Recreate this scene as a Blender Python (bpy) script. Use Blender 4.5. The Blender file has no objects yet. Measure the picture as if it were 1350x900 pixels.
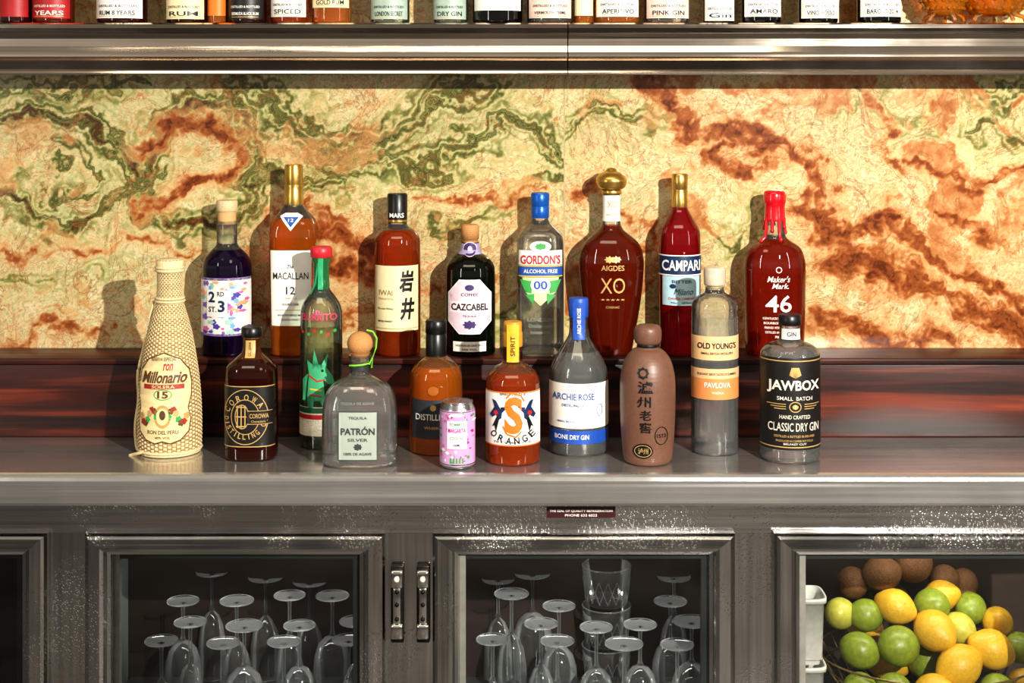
import bpy, bmesh, math, random
import numpy as np
from mathutils import Vector
random.seed(4)
K = 0.84
ZC = 1.07              # counter height (before global scale)
ZCAM = ZC + .6725
ZR = 1.2205            # riser top
ZS = 1.857             # upper shelf top
scene = bpy.context.scene
scene.view_settings.view_transform = 'Standard'
try: scene.view_settings.look = 'Medium High Contrast'
except Exception: pass

# ------------------------------------------------------------ materials
def lin(h):
    h = h.lstrip('#')
    o = []
    for i in (0, 2, 4):
        c = int(h[i:i+2], 16)/255
        o.append(c/12.92 if c <= .04045 else ((c+.055)/1.055)**2.4)
    return (*o, 1)

_m = {}
def newmat(name):
    m = bpy.data.materials.new(name); m.use_nodes = True
    nt = m.node_tree; nt.nodes.clear()
    return m, nt, nt.nodes, nt.links

def P(name, col, rough=.5, metal=0., coat=0., var=.12, scale=60, bump=0., spec=.5):
    if name in _m: return _m[name]
    m, nt, N, L = newmat(name)
    o = N.new('ShaderNodeOutputMaterial'); b = N.new('ShaderNodeBsdfPrincipled')
    L.new(b.outputs[0], o.inputs[0])
    c = lin(col)
    tc = N.new('ShaderNodeTexCoord'); no = N.new('ShaderNodeTexNoise')
    no.inputs['Scale'].default_value = scale; no.inputs['Detail'].default_value = 5
    L.new(tc.outputs['Object'], no.inputs['Vector'])
    r = N.new('ShaderNodeValToRGB')
    r.color_ramp.elements[0].position = .3; r.color_ramp.elements[1].position = .7
    r.color_ramp.elements[0].color = tuple(x*(1-var) for x in c[:3])+(1,)
    r.color_ramp.elements[1].color = tuple(min(1, x*(1+var)) for x in c[:3])+(1,)
    L.new(no.outputs[0], r.inputs[0]); L.new(r.outputs[0], b.inputs['Base Color'])
    b.inputs['Roughness'].default_value = rough; b.inputs['Metallic'].default_value = metal
    b.inputs['Coat Weight'].default_value = coat
    b.inputs['Specular IOR Level'].default_value = spec
    if bump:
        bp = N.new('ShaderNodeBump'); bp.inputs['Strength'].default_value = bump
        bp.inputs['Distance'].default_value = .002
        L.new(no.outputs[0], bp.inputs['Height']); L.new(bp.outputs[0], b.inputs['Normal'])
    _m[name] = m
    return m

def liquid(name, col, diff=.22, trans=.3, ior=1.36, dcol=None):
    if name in _m: return _m[name]
    m, nt, N, L = newmat(name)
    o = N.new('ShaderNodeOutputMaterial')
    g = N.new('ShaderNodeBsdfGlass'); g.inputs['Color'].default_value = lin(col); g.inputs['IOR'].default_value = ior
    t = N.new('ShaderNodeBsdfTransparent'); t.inputs[0].default_value = lin(col)
    d = N.new('ShaderNodeBsdfDiffuse'); d.inputs[0].default_value = lin(dcol or col)
    m1 = N.new('ShaderNodeMixShader'); m1.inputs[0].default_value = trans
    L.new(g.outputs[0], m1.inputs[1]); L.new(t.outputs[0], m1.inputs[2])
    m2 = N.new('ShaderNodeMixShader'); m2.inputs[0].default_value = diff
    L.new(m1.outputs[0], m2.inputs[1]); L.new(d.outputs[0], m2.inputs[2])
    f = N.new('ShaderNodeFresnel'); f.inputs[0].default_value = 1.6
    gl = N.new('ShaderNodeBsdfGlossy'); gl.inputs['Roughness'].default_value = .03
    m3 = N.new('ShaderNodeMixShader')
    L.new(f.outputs[0], m3.inputs[0]); L.new(m2.outputs[0], m3.inputs[1]); L.new(gl.outputs[0], m3.inputs[2])
    L.new(m3.outputs[0], o.inputs[0])
    _m[name] = m
    return m

def thinglass(name, col='ffffff', ior=1.5, rough=.03, gain=1.0, base=0.0, milk=0.0):
    if name in _m: return _m[name]
    m, nt, N, L = newmat(name)
    o = N.new('ShaderNodeOutputMaterial')
    t = N.new('ShaderNodeBsdfTransparent'); t.inputs[0].default_value = lin(col)
    gl = N.new('ShaderNodeBsdfGlossy'); gl.inputs['Roughness'].default_value = rough
    f = N.new('ShaderNodeFresnel'); f.inputs[0].default_value = ior
    mu = N.new('ShaderNodeMath'); mu.operation = 'MULTIPLY_ADD'; mu.use_clamp = True
    mu.inputs[1].default_value = gain; mu.inputs[2].default_value = base
    L.new(f.outputs[0], mu.inputs[0])
    x = N.new('ShaderNodeMixShader')
    d = N.new('ShaderNodeBsdfDiffuse'); d.inputs[0].default_value = (.85, .88, .87, 1)
    x0 = N.new('ShaderNodeMixShader'); x0.inputs[0].default_value = milk
    L.new(t.outputs[0], x0.inputs[1]); L.new(d.outputs[0], x0.inputs[2])
    x1 = N.new('ShaderNodeMixShader'); x1.inputs[0].default_value = min(.5, milk*10)
    L.new(gl.outputs[0], x1.inputs[1]); L.new(d.outputs[0], x1.inputs[2])
    L.new(mu.outputs[0], x.inputs[0]); L.new(x0.outputs[0], x.inputs[1]); L.new(x1.outputs[0], x.inputs[2])
    L.new(x.outputs[0], o.inputs[0])
    _m[name] = m
    return m

def steel(name, col, rough=.28, axis=(3, 260, 260), drops=0.0, metal=1.0, con=.3):
    m, nt, N, L = newmat(name)
    o = N.new('ShaderNodeOutputMaterial'); b = N.new('ShaderNodeBsdfPrincipled')
    L.new(b.outputs[0], o.inputs[0]); b.inputs['Metallic'].default_value = metal
    tc = N.new('ShaderNodeTexCoord'); mp = N.new('ShaderNodeMapping'); mp.inputs['Scale'].default_value = axis
    L.new(tc.outputs['Object'], mp.inputs[0])
    no = N.new('ShaderNodeTexNoise'); no.inputs['Scale'].default_value = 1; no.inputs['Detail'].default_value = 4
    L.new(mp.outputs[0], no.inputs['Vector'])
    big = N.new('ShaderNodeTexNoise'); big.inputs['Scale'].default_value = 5; big.inputs['Detail'].default_value = 5
    L.new(tc.outputs['Object'], big.inputs['Vector'])
    c = lin(col)
    r = N.new('ShaderNodeValToRGB'); r.color_ramp.elements[0].position = .3; r.color_ramp.elements[1].position = .75
    r.color_ramp.elements[0].color = tuple(x*(1-con) for x in c[:3])+(1,)
    r.color_ramp.elements[1].color = tuple(min(1, x*(1+con)) for x in c[:3])+(1,)
    ad = N.new('ShaderNodeMix'); ad.data_type = 'FLOAT'; ad.inputs[0].default_value = .25
    L.new(no.outputs[0], ad.inputs[2]); L.new(big.outputs[0], ad.inputs[3])
    L.new(ad.outputs[0], r.inputs[0])
    mr = N.new('ShaderNodeMapRange'); mr.inputs[1].default_value = .35; mr.inputs[2].default_value = .65
    mr.inputs[3].default_value = rough*.7; mr.inputs[4].default_value = rough*1.4
    L.new(big.outputs[0], mr.inputs[0]); L.new(mr.outputs[0], b.inputs['Roughness'])
    bp = N.new('ShaderNodeBump'); bp.inputs['Strength'].default_value = .3; bp.inputs['Distance'].default_value = .0005
    L.new(no.outputs[0], bp.inputs['Height'])
    nout = bp.outputs[0]
    if drops:       # condensation droplets, relief only
        vo = N.new('ShaderNodeTexVoronoi'); vo.inputs['Scale'].default_value = 260
        mp2 = N.new('ShaderNodeMapping'); mp2.inputs['Scale'].default_value = (1, 1, .7)
        L.new(tc.outputs['Object'], mp2.inputs[0]); L.new(mp2.outputs[0], vo.inputs['Vector'])
        r2 = N.new('ShaderNodeMapRange'); r2.inputs[1].default_value = .12; r2.inputs[2].default_value = .42
        r2.inputs[3].default_value = 1; r2.inputs[4].default_value = 0
        L.new(vo.outputs['Distance'], r2.inputs[0])
        r3 = N.new('ShaderNodeMapRange'); r3.inputs[1].default_value = .44; r3.inputs[2].default_value = .60
        L.new(big.outputs[0], r3.inputs[0])
        b2 = N.new('ShaderNodeMath'); b2.operation = 'MULTIPLY'; L.new(r2.outputs[0], b2.inputs[0]); L.new(r3.outputs[0], b2.inputs[1])
        bp2 = N.new('ShaderNodeBump'); bp2.inputs['Strength'].default_value = drops; bp2.inputs['Distance'].default_value = .0022
        L.new(b2.outputs[0], bp2.inputs['Height']); L.new(nout, bp2.inputs['Normal']); nout = bp2.outputs[0]
    L.new(r.outputs[0], b.inputs['Base Color']); L.new(nout, b.inputs['Normal'])
    return m

# ------------------------------------------------------------ mesh builder
class MB:
    def __init__(s, name, loc=(0, 0, 0), sc=1.0):
        s.name, s.loc, s.sc = name, loc, sc
        s.V, s.F, s.MI, s.SM, s.mats = [], [], [], [], []
    def mi(s, m):
        if m not in s.mats: s.mats.append(m)
        return s.mats.index(m)
    def add(s, V, F, m, smooth=True):
        o = len(s.V); s.V += [tuple(v) for v in V]
        i = s.mi(m)
        for f in F:
            s.F.append(tuple(a+o for a in f)); s.MI.append(i); s.SM.append(smooth)
    def box(s, x0, x1, y0, y1, z0, z1, m, bev=0):
        if bev <= 0:
            V = [(x, y, z) for x in (x0, x1) for y in (y0, y1) for z in (z0, z1)]
            F = [(0, 1, 3, 2), (4, 6, 7, 5), (0, 4, 5, 1), (2, 3, 7, 6), (0, 2, 6, 4), (1, 5, 7, 3)]
            s.add(V, F, m, False); return
        bm = bmesh.new(); bmesh.ops.create_cube(bm, size=1)
        for v in bm.verts:
            v.co = Vector(((x0+x1)/2+v.co.x*(x1-x0), (y0+y1)/2+v.co.y*(y1-y0), (z0+z1)/2+v.co.z*(z1-z0)))
        bmesh.ops.bevel(bm, geom=bm.edges[:], offset=bev, segments=3, affect='EDGES', profile=.5)
        s.addbm(bm, m, True)
    def addbm(s, bm, m, smooth=True, fn=None):
        bm.verts.index_update()
        V = [fn(v.co) if fn else tuple(v.co) for v in bm.verts]
        s.add(V, [tuple(v.index for v in f.verts) for f in bm.faces], m, smooth); bm.free()
    def lathe(s, prof, m, seg=48, cx=0, cy=0, cz=0, smooth=True, capb=True, capt=True, kd=1.0, n=2, mod=None, m2=None, sel=None):
        V, F, F2 = [], [], []
        for (r, z) in prof:
            for i in range(seg):
                t = 2*math.pi*i/seg; sn, cs = math.sin(t), math.cos(t)
                rr = r*(mod(t, z) if mod else 1)
                V.append((cx+rr*math.copysign(abs(sn)**(2/n), sn), cy-rr*kd*math.copysign(abs(cs)**(2/n), cs), cz+z))
        for j in range(len(prof)-1):
            for i in range(seg):
                k = (i+1) % seg
                f = (j*seg+i, j*seg+k, (j+1)*seg+k, (j+1)*seg+i)
                if sel and sel(2*math.pi*(i+.5)/seg, (prof[j][1]+prof[j+1][1])/2): F2.append(f)
                else: F.append(f)
        o = len(s.V); s.add(V, F, m, smooth)
        if F2:
            i2 = s.mi(m2)
            for f in F2: s.F.append(tuple(a+o for a in f)); s.MI.append(i2); s.SM.append(smooth)
        if capb: s.add([V[i] for i in range(seg)], [tuple(range(seg-1, -1, -1))], m, False)
        if capt: s.add(V[-seg:], [tuple(range(seg))], m, False)
    def tube(s, pts, r, m, seg=8, closed=False):
        pts = [Vector(p) for p in pts]; n = len(pts); V, F = [], []
        up = Vector((.13, .2, .97)).normalized()
        for i, p in enumerate(pts):
            a = pts[(i-1) % n] if (closed or i > 0) else p
            b = pts[(i+1) % n] if (closed or i < n-1) else p
            d = (b-a).normalized(); u = d.cross(up)
            if u.length < 1e-3: u = d.cross(Vector((1, 0, 0)))
            u.normalize(); w = d.cross(u).normalized()
            for k in range(seg):
                t = 2*math.pi*k/seg; V.append(tuple(p+(u*math.cos(t)+w*math.sin(t))*r))
        for i in range(n if closed else n-1):
            j = (i+1) % n
            for k in range(seg):
                q = (k+1) % seg; F.append((i*seg+k, j*seg+k, j*seg+q, i*seg+q))
        s.add(V, F, m, True)
    def ball(s, c, r, m, sx=1, sy=1, sz=1, u=24, v=16, fn=None):
        bm = bmesh.new(); bmesh.ops.create_uvsphere(bm, u_segments=u, v_segments=v, radius=1)
        for w in bm.verts:
            co = w.co.copy()
            if fn: co = fn(co)
            w.co = Vector((c[0]+co.x*r*sx, c[1]+co.y*r*sy, c[2]+co.z*r*sz))
        s.addbm(bm, m, True)
    def finish(s, fixn=False):
        me = bpy.data.meshes.new(s.name)
        me.from_pydata([(x*s.sc, y*s.sc, z*s.sc) for x, y, z in s.V], [], s.F)
        for m in s.mats: me.materials.append(m)
        me.polygons.foreach_set('material_index', s.MI); me.polygons.foreach_set('use_smooth', s.SM)
        me.update()
        if fixn:
            bm = bmesh.new(); bm.from_mesh(me); bmesh.ops.recalc_face_normals(bm, faces=bm.faces[:]); bm.to_mesh(me); bm.free()
        ob = bpy.data.objects.new(s.name, me); ob.location = s.loc
        scene.collection.objects.link(ob)
        return ob

# text source ----------------------------------------------------
_tc = bpy.data.curves.new('txt', 'FONT'); _to = bpy.data.objects.new('txt', _tc); scene.collection.objects.link(_to)
def textbm(body, bold=0.0, shear=0.0, res=3):
    _tc.body = body; _tc.size = 1; _tc.offset = bold; _tc.shear = shear; _tc.resolution_u = res; _tc.extrude = 0
    _tc.fill_mode = 'FRONT'
    bpy.context.view_layer.update()
    dg = bpy.context.evaluated_depsgraph_get()
    me = bpy.data.meshes.new_from_object(_to.evaluated_get(dg))
    bm = bmesh.new(); bm.from_mesh(me); bpy.data.meshes.remove(me)
    return bm

def cutgrid(bm, stepx, stepy=None):
    if not bm.verts: return
    for ax, st in ((0, stepx), (1, stepy)):
        if not st: continue
        lo = min(v.co[ax] for v in bm.verts); hi = max(v.co[ax] for v in bm.verts)
        k = math.ceil(lo/st)
        while k*st < hi:
            no = [0, 0, 0]; no[ax] = 1; co = [0, 0, 0]; co[ax] = k*st
            bmesh.ops.bisect_plane(bm, geom=bm.verts[:]+bm.edges[:]+bm.faces[:], plane_co=co, plane_no=no)
            k += 1

def chaikin(p, it=2):
    for _ in range(it):
        q = [p[0]]
        for a, b in zip(p[:-1], p[1:]):
            a, b = np.array(a, float), np.array(b, float)
            q += [a*.75+b*.25, a*.25+b*.75]
        q.append(p[-1]); p = q
    return [tuple(float(v) for v in x) for x in p]

INNER = {}
class Bottle(MB):
    """profile: (halfwidth, z[, halfdepth, superellipse exponent])"""
    def __init__(s, name, x, y, z, sc, prof, smooth=2):
        super().__init__(name, (x, y, z+.0006), sc)
        pr = []
        for q in prof:
            w, zz = q[0], q[1]; d = q[2] if len(q) > 2 else w; n = q[3] if len(q) > 3 else 2.
            pr.append((w, zz, d, n))
        s.p = chaikin(pr, smooth)
        A = np.array(s.p); s.pz = A[:, 1]; s.A = A
    def at(s, z):
        return [float(np.interp(z, s.pz, s.A[:, k])) for k in (0, 2, 3)]
    def pt(s, t, z, off=0):
        w, d, n = s.at(z); sn, cs = math.sin(t), math.cos(t)
        return ((w+off)*math.copysign(abs(sn)**(2/n), sn), -(d+off)*math.copysign(abs(cs)**(2/n), cs), z)
    def proj(s, u, z, off):
        w, d, n = s.at(z); q = min(.9995, abs(u/(w+off)))
        return (u, -(d+off)*(1-q**n)**(1/n), z)
    def body(s, m, level=None, mtop=None, seg=72):
        rows = [(q[1]) for q in s.p]
        if level is not None:
            rows = sorted(set(rows+[level]))
        V = [s.pt(2*math.pi*i/seg, z) for z in rows for i in range(seg)]
        for j in range(len(rows)-1):
            mm = m if (level is None or rows[j+1] <= level+1e-6) else mtop
            F = [(i, (i+1) % seg, seg+(i+1) % seg, seg+i) for i in range(seg)]
            s.add(V[j*seg:(j+2)*seg], F, mm)
        b0 = V[:seg]
        inn = [(x*.8, y*.8, z+1.2) for x, y, z in b0]
        s.add(b0+inn, [((i+1) % seg, i, seg+i, seg+(i+1) % seg) for i in range(seg)], m)
        s.add(inn, [tuple(range(seg-1, -1, -1))], m, False)
        s.add(V[-seg:], [tuple(range(seg))], mtop or m, False)
        if m in INNER:      # inner wall of the glass, thick foot, liquid surface
            im = INNER[m]
            rr = [6.5, 7.5, 9.5]+[z for z in rows if 12 < z <= (level or 1e9)]
            sh = [-9, -4.5, -3.2]+[-2.8]*(len(rr)-3)
            V = [s.pt(2*math.pi*i/seg, z, o_) for z, o_ in zip(rr, sh) for i in range(seg)]
            s.add(V, [(j*seg+i, j*seg+(i+1) % seg, (j+1)*seg+(i+1) % seg, (j+1)*seg+i) for j in range(len(rr)-1) for i in range(seg)], im)
            s.add(V[:seg], [tuple(range(seg-1, -1, -1))], im, False)
            s.add(V[-seg:], [tuple(range(seg))], im, False)
    def label(s, z0, z1, a, m, a0=None, off=.35, nz=None):
        a0 = -a if a0 is None else a0
        nt = max(8, int((a-a0)/4)); nz = nz or max(2, int((z1-z0)/6))
        V = [s.pt(math.radians(a0+(a-a0)*i/nt), z0+(z1-z0)*j/nz, off) for j in range(nz+1) for i in range(nt+1)]
        F = [(j*(nt+1)+i, j*(nt+1)+i+1, (j+1)*(nt+1)+i+1, (j+1)*(nt+1)+i) for j in range(nz) for i in range(nt)]
        s.add(V, F, m)
    def poly(s, pts, m, off=.6):
        bm = bmesh.new(); vs = [bm.verts.new((x, y, 0)) for x, y in pts]; bm.faces.new(vs)
        bmesh.ops.triangulate(bm, faces=bm.faces[:]); cutgrid(bm, 4, 8)
        s.addbm(bm, m, True, lambda c: s.proj(c.x, c.y, off))
    def ell(s, cx, cz, rx, rz, m, off=.6, n=28, amp=0, lobes=8):
        s.poly([(cx+rx*math.cos(2*math.pi*i/n)*(1+amp*math.cos(lobes*2*math.pi*i/n)),
                 cz+rz*math.sin(2*math.pi*i/n)*(1+amp*math.cos(lobes*2*math.pi*i/n))) for i in range(n)], m, off)
    def ring(s, cx, cz, rx, rz, th, m, off=.6, n=36):
        V = []; 
        for i in range(n):
            c, d = math.cos(2*math.pi*i/n), math.sin(2*math.pi*i/n)
            V += [s.proj(cx+rx*c, cz+rz*d, off), s.proj(cx+(rx-th)*c, cz+(rz-th)*d, off)]
        s.add(V, [(2*i, 2*((i+1) % n), 2*((i+1) % n)+1, 2*i+1) for i in range(n)], m)
    def rect(s, x0, x1, z0, z1, m, off=.6):
        s.poly([(x0, z0), (x1, z0), (x1, z1), (x0, z1)], m, off)
    def line(s, pts, th, m, off=.7):
        for (x0, z0), (x1, z1) in zip(pts[:-1], pts[1:]):
            dx, dz = x1-x0, z1-z0; l = math.hypot(dx, dz) or 1; nx, nz = -dz/l*th/2, dx/l*th/2
            s.poly([(x0-nx, z0-nz), (x1-nx, z1-nz), (x1+nx, z1+nz), (x0+nx, z0+nz)], m, off)
    def text(s, body, cx, cz, w, h, m, off=.85, bold=.012, shear=0, rot=0):
        bm = textbm(body, bold, shear)
        if not bm.verts: bm.free(); return
        xs = [v.co.x for v in bm.verts]; ys = [v.co.y for v in bm.verts]
        mx, my = (min(xs)+max(xs))/2, (min(ys)+max(ys))/2
        kx, ky = w/max(1e-4, max(xs)-min(xs)), h/max(1e-4, max(ys)-min(ys))
        c, d = math.cos(rot), math.sin(rot)
        for v in bm.verts:
            a, b = (v.co.x-mx)*kx, (v.co.y-my)*ky
            v.co = Vector((cx+a*c-b*d, cz+a*d+b*c, 0))
        cutgrid(bm, 4)
        s.addbm(bm, m, False, lambda q: s.proj(q.x, q.y, off))
    def arctext(s, body, cx, cz, r, a0, a1, h, w, m, off=.85, inward=False):
        n = len(body)
        for i, ch in enumerate(body):
            if ch == ' ': continue
            a = math.radians(a0+(a1-a0)*(i/(max(1, n-1))))
            rot = a-math.pi/2 if not inward else a+math.pi/2
            s.text(ch, cx+r*math.cos(a), cz+r*math.sin(a), w if ch != 'I' else w*.3, h, m, off, .02, 0, rot)

# common materials
CLEAR = liquid('clear_glass', 'fbfdfc', diff=.03, trans=.65, ior=1.33, dcol='eef2ee')
CLEAR2 = liquid('clear_spirit_glass', 'fafcfb', diff=.08, trans=.42, ior=1.4, dcol='dfe6e2')
INNERG = thinglass('inner_glass_wall', 'ffffff', 1.5, .02, gain=1.5, base=.03)
INNER[CLEAR] = INNERG; INNER[CLEAR2] = INNERG
GLASSN = liquid('neck_glass', 'f6f6f2', diff=.04, trans=.55, ior=1.3, dcol='e4e4dc')
GREENG = liquid('green_clear_glass', 'e2efde', diff=.04, trans=.7, ior=1.3)
AMBER = liquid('amber_liquid', 'e88c30', diff=.26, trans=.5, dcol='cc6c1c')
AMBER2 = liquid('bright_amber_liquid', 'ee8c30', diff=.28, trans=.5, dcol='d8741f')
AMBRED = liquid('red_amber_liquid', 'e06020', diff=.24, trans=.48, dcol='bc4c12')
BOURB = liquid('bourbon_liquid', 'cc3c1a', diff=.24, trans=.42, dcol='a02a10')
COGNAC = liquid('cognac_liquid', 'bc4210', diff=.22, trans=.42, dcol='8c2c0a')
CAMP = liquid('red_bitter_liquid', 'cc0e18', diff=.28, trans=.35, dcol='a80814')
PURP = liquid('purple_liquid', '3a1848', diff=.3, trans=.15, dcol='24103a')
DKGREEN = liquid('dark_green_glass', '1c2416', diff=.35, trans=.1, dcol='12160c')
DKAMB = liquid('dark_amber_liquid', '7a3416', diff=.28, trans=.28, dcol='48180a')
WHITE = P('paper_white', 'e6e2d9', .6, var=.03)
CREAM = P('paper_cream', 'e0d2a6', .6, var=.05)
BLACK = P('ink_black', '0d0c0c', .4, var=.2)
BLK = P('matte_black_label', '14110f', .45, var=.15)
GOLD = P('gold_foil', 'c9a45a', .28, .9, var=.1)
GOLDI = P('gold_ink', 'c8a468', .4, .3, var=.06)
REDI = P('red_ink', 'b41f22', .5, var=.05)
BLUEI = P('blue_ink', '1f4f9e', .45, var=.05)
NAVY = P('navy_ink', '142a4e', .45, var=.06)
CORK = P('cork', 'b98550', .8, var=.35, scale=900, bump=.3)
CAPB = P('black_cap_plastic', '101010', .35, var=.1)
CORKL = P('pale_wood_cap', 'c8b288', .6, var=.15, scale=300)
BLUECAP = P('blue_foil', '1656a8', .3, .3, var=.08)
GREENI = P('leaf_green_ink', '3c9a4a', .5, var=.08)
PINKI = P('pink_ink', 'd0629a', .5, var=.08)
ORANGEI = P('orange_ink', 'd9701c', .5, var=.06)

# ================================================================ ONYX WALL
_T = {}
def hashn(seed):
    if seed not in _T: _T[seed] = np.random.RandomState(seed).rand(256, 256)
    return _T[seed]
def vn(x, y, seed):
    T = hashn(seed); xi = np.floor(x).astype(int); yi = np.floor(y).astype(int)
    fx, fy = x-xi, y-yi; fx = fx*fx*fx*(fx*(fx*6-15)+10); fy = fy*fy*fy*(fy*(fy*6-15)+10)
    a = T[xi & 255, yi & 255]; b = T[(xi+1) & 255, yi & 255]; c = T[xi & 255, (yi+1) & 255]; d = T[(xi+1) & 255, (yi+1) & 255]
    return (a*(1-fx)+b*fx)*(1-fy)+(c*(1-fx)+d*fx)*fy
def fbm(x, y, seed, o=5):
    v = 0; a = .5; t = 0
    for i in range(o):
        c, s_ = math.cos(i*.9), math.sin(i*.9)
        v = v+a*vn((x*c-y*s_)*2**i+i*17.3, (x*s_+y*c)*2**i+i*9.1, seed+i); t += a; a *= .55
    return v/t

def pdist(x, y, pl):
    d = np.full(x.shape, 1e9)
    for (x0, y0), (x1, y1) in zip(pl[:-1], pl[1:]):
        dx, dy = x1-x0, y1-y0; l2 = dx*dx+dy*dy
        t = np.clip(((x-x0)*dx+(y-y0)*dy)/l2, 0, 1)
        d = np.minimum(d, np.hypot(x-x0-t*dx, y-y0-t*dy))
    return d

greens = [
 ([(0,158),(50,150),(110,165),(165,200),(188,240),(200,205),(215,165),(250,142),(300,140),(335,165),(335,215),(320,240)],9,1.05),
 ([(-200,250),(-60,210),(0,235),(30,262),(70,290),(130,285),(175,262),(188,240)],7,1.),
 ([(190,250),(200,290),(240,300),(300,295),(335,270),(350,225),(400,235),(460,240)],7,1.),
 ([(300,118),(345,125),(400,155),(450,190),(510,185),(560,160),(600,120),(640,108)],13,.82),
 ([(440,210),(500,215),(560,225),(620,185),(660,150),(700,170),(744,215)],10,.78),
 ([(-200,120),(-50,100),(60,112),(120,122),(180,105)],9,.65),
 ([(560,300),(640,290),(690,250),(744,240)],7,.5),
 ([(20,350),(80,370),(150,350)],8,.4),
 ([(520,430),(600,440),(700,420)],9,.4),
 ([(60,190),(110,210),(130,240),(90,255),(60,230)],7,.6),
 ([(746,170),(790,150),(850,175),(880,140)],9,.62),
 ([(1250,110),(1300,130),(1350,115),(1500,160)],11,.6),
 ([(930,310),(960,330),(1000,300),(1010,270)],8,.5),
 ([(1290,170),(1320,150),(1350,180),(1500,240)],9,.55),
 ([(1100,140),(1150,120),(1200,170),(1230,160)],9,.5),
 ([(760,420),(820,400),(900,430)],9,.4)]
rusts = [
 ([(190,195),(207,178),(240,166),(290,166),(312,185),(300,228),(260,238),(222,262),(196,285)],8,.8),
 ([(-200,330),(0,320),(60,318),(120,332),(180,320),(260,335)],5,.5),
 ([(425,300),(465,318),(500,338),(480,362),(440,345)],13,.9),
 ([(350,300),(370,260),(400,262),(440,285)],6,.6),
 ([(-150,450),(0,445),(60,440),(130,452)],7,.6),
 ([(540,262),(600,256),(650,272),(700,262)],4,.6),
 ([(330,405),(420,425),(480,400)],10,.6),
 ([(560,380),(640,372),(700,392)],6,.5),
 ([(860,104),(892,130),(900,180),(960,165),(1005,190),(1050,200),(1080,250),(1060,290),(1110,312),(1160,300),(1210,330),(1290,350),(1350,398),(1500,450)],10,.9),
 ([(1100,335),(1180,370),(1250,385),(1350,430),(1500,470)],17,.9),
 ([(1080,425),(1150,440),(1250,450)],12,.8),
 ([(1210,232),(1260,225),(1300,242),(1350,225),(1500,260)],6,.7),
 ([(960,170),(940,210),(985,232),(1010,215)],9,.85),
 ([(760,252),(800,240),(850,300),(840,345),(800,360)],6,.6),
 ([(1150,130),(1190,160),(1170,200),(1200,240)],6,.6),
 ([(1250,280),(1300,290),(1350,320)],9,.7)]

SW = .0015
xs = np.arange(-260, 1612, 1.6); ys = np.arange(-70, 474, 1.6)
X, Y = np.meshgrid(xs, ys)
side = (X > 744)
Xs = X+side*531; Ys = Y+side*217
w1 = fbm(Xs/95, Ys/95, 3)-.5; w2 = fbm(Xs/95, Ys/95, 21)-.5
w3 = fbm(Xs/30, Ys/30, 40, 5)-.5; w4 = fbm(Xs/30, Ys/30, 55, 5)-.5
w5 = fbm(Xs/9, Ys/9, 140, 4)-.5; w6 = fbm(Xs/9, Ys/9, 155, 4)-.5
XW = X+w1*60+w3*46+w5*11; YW = Y+w2*60+w4*46+w6*11
G = np.zeros_like(X); R = np.zeros_like(X)
for pl, w, s_ in greens:
    right = pl[0][0] > 744
    d = pdist(XW, YW, pl); st = .6+.4*np.cos(d/2.3+w1*16)
    g = s_*(.75*np.exp(-(d/(w*1.5))**2)+.38*np.exp(-(d/(w*4.5))**2))*st*(.75+.6*fbm(Xs/20, Ys/20, 171, 4))
    G = np.maximum(G, g*(side == right))
for pl, w, s_ in rusts:
    right = pl[0][0] > 744
    d = pdist(XW+w5*10, YW-w6*10, pl)
    st = .82+.18*np.cos(d/2.2+w3*24)
    r = s_*(.70*np.exp(-(d/(w*1.1))**2)+.30*np.exp(-(d/(w*3.4))**2))*np.clip(.1+1.8*fbm(Xs/22+w3*2, Ys/22, 71, 5), .2, 1.2)*st
    R = np.maximum(R, r*(side == right))
patch = fbm((Xs+w1*90+w3*40)/85, (Ys+w2*90+w4*40)/60, 201, 6)
R = np.maximum(R, np.clip((patch-.585)*4.0, 0, .32)*(.5+.9*fbm(Xs/18, Ys/18, 211, 4))*np.where(side, 1.1, .65))
band = fbm((Xs+w1*150+w3*30)/110, (Ys+w2*150+w4*30)/62, 90, 6)
BD = .5+.5*np.sin(band*42)
BD = .55*BD+.45*np.clip((band-.3)/.4, 0, 1)
lm_ = np.clip((fbm(Xs/70, Ys/70, 300, 3)-.36)*5, 0, 1)
ln = np.clip(1-np.abs(np.sin(band*55+w5*1.2))*4.5, 0, 1)*lm_
patch2 = fbm((Xs+w3*60)/60, (Ys+w4*60)/45, 401, 6)
ln = np.maximum(ln, .8*np.clip(1-np.abs(np.sin(patch2*38))*5, 0, 1)*np.clip((fbm(Xs/80, Ys/80, 330, 3)-.45)*6, 0, 1))
ny, nx = X.shape
ZW = ZCAM-(Y-110)*SW
co = np.stack([(X-675)*SW, np.zeros_like(X), ZW], -1).reshape(-1, 3)
idx = np.arange(nx*ny).reshape(ny, nx)
jc = int(np.argmax(xs > 744))
q = np.stack([idx[1:, :-1], idx[1:, 1:], idx[:-1, 1:], idx[:-1, :-1]], -1)
q = np.delete(q, jc-1, axis=1).reshape(-1, 4)
me = bpy.data.meshes.new('wall_back')
me.vertices.add(len(co)); me.vertices.foreach_set('co', co.ravel())
me.loops.add(q.size); me.loops.foreach_set('vertex_index', q.ravel())
me.polygons.add(len(q)); me.polygons.foreach_set('loop_start', np.arange(0, q.size, 4))
me.update(calc_edges=True); me.validate()
for nm, arr in (('green', G), ('rust', R), ('band', BD), ('line', ln)):
    at = me.attributes.new(nm, 'FLOAT', 'POINT'); at.data.foreach_set('value', arr.ravel().astype(np.float32))

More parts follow.
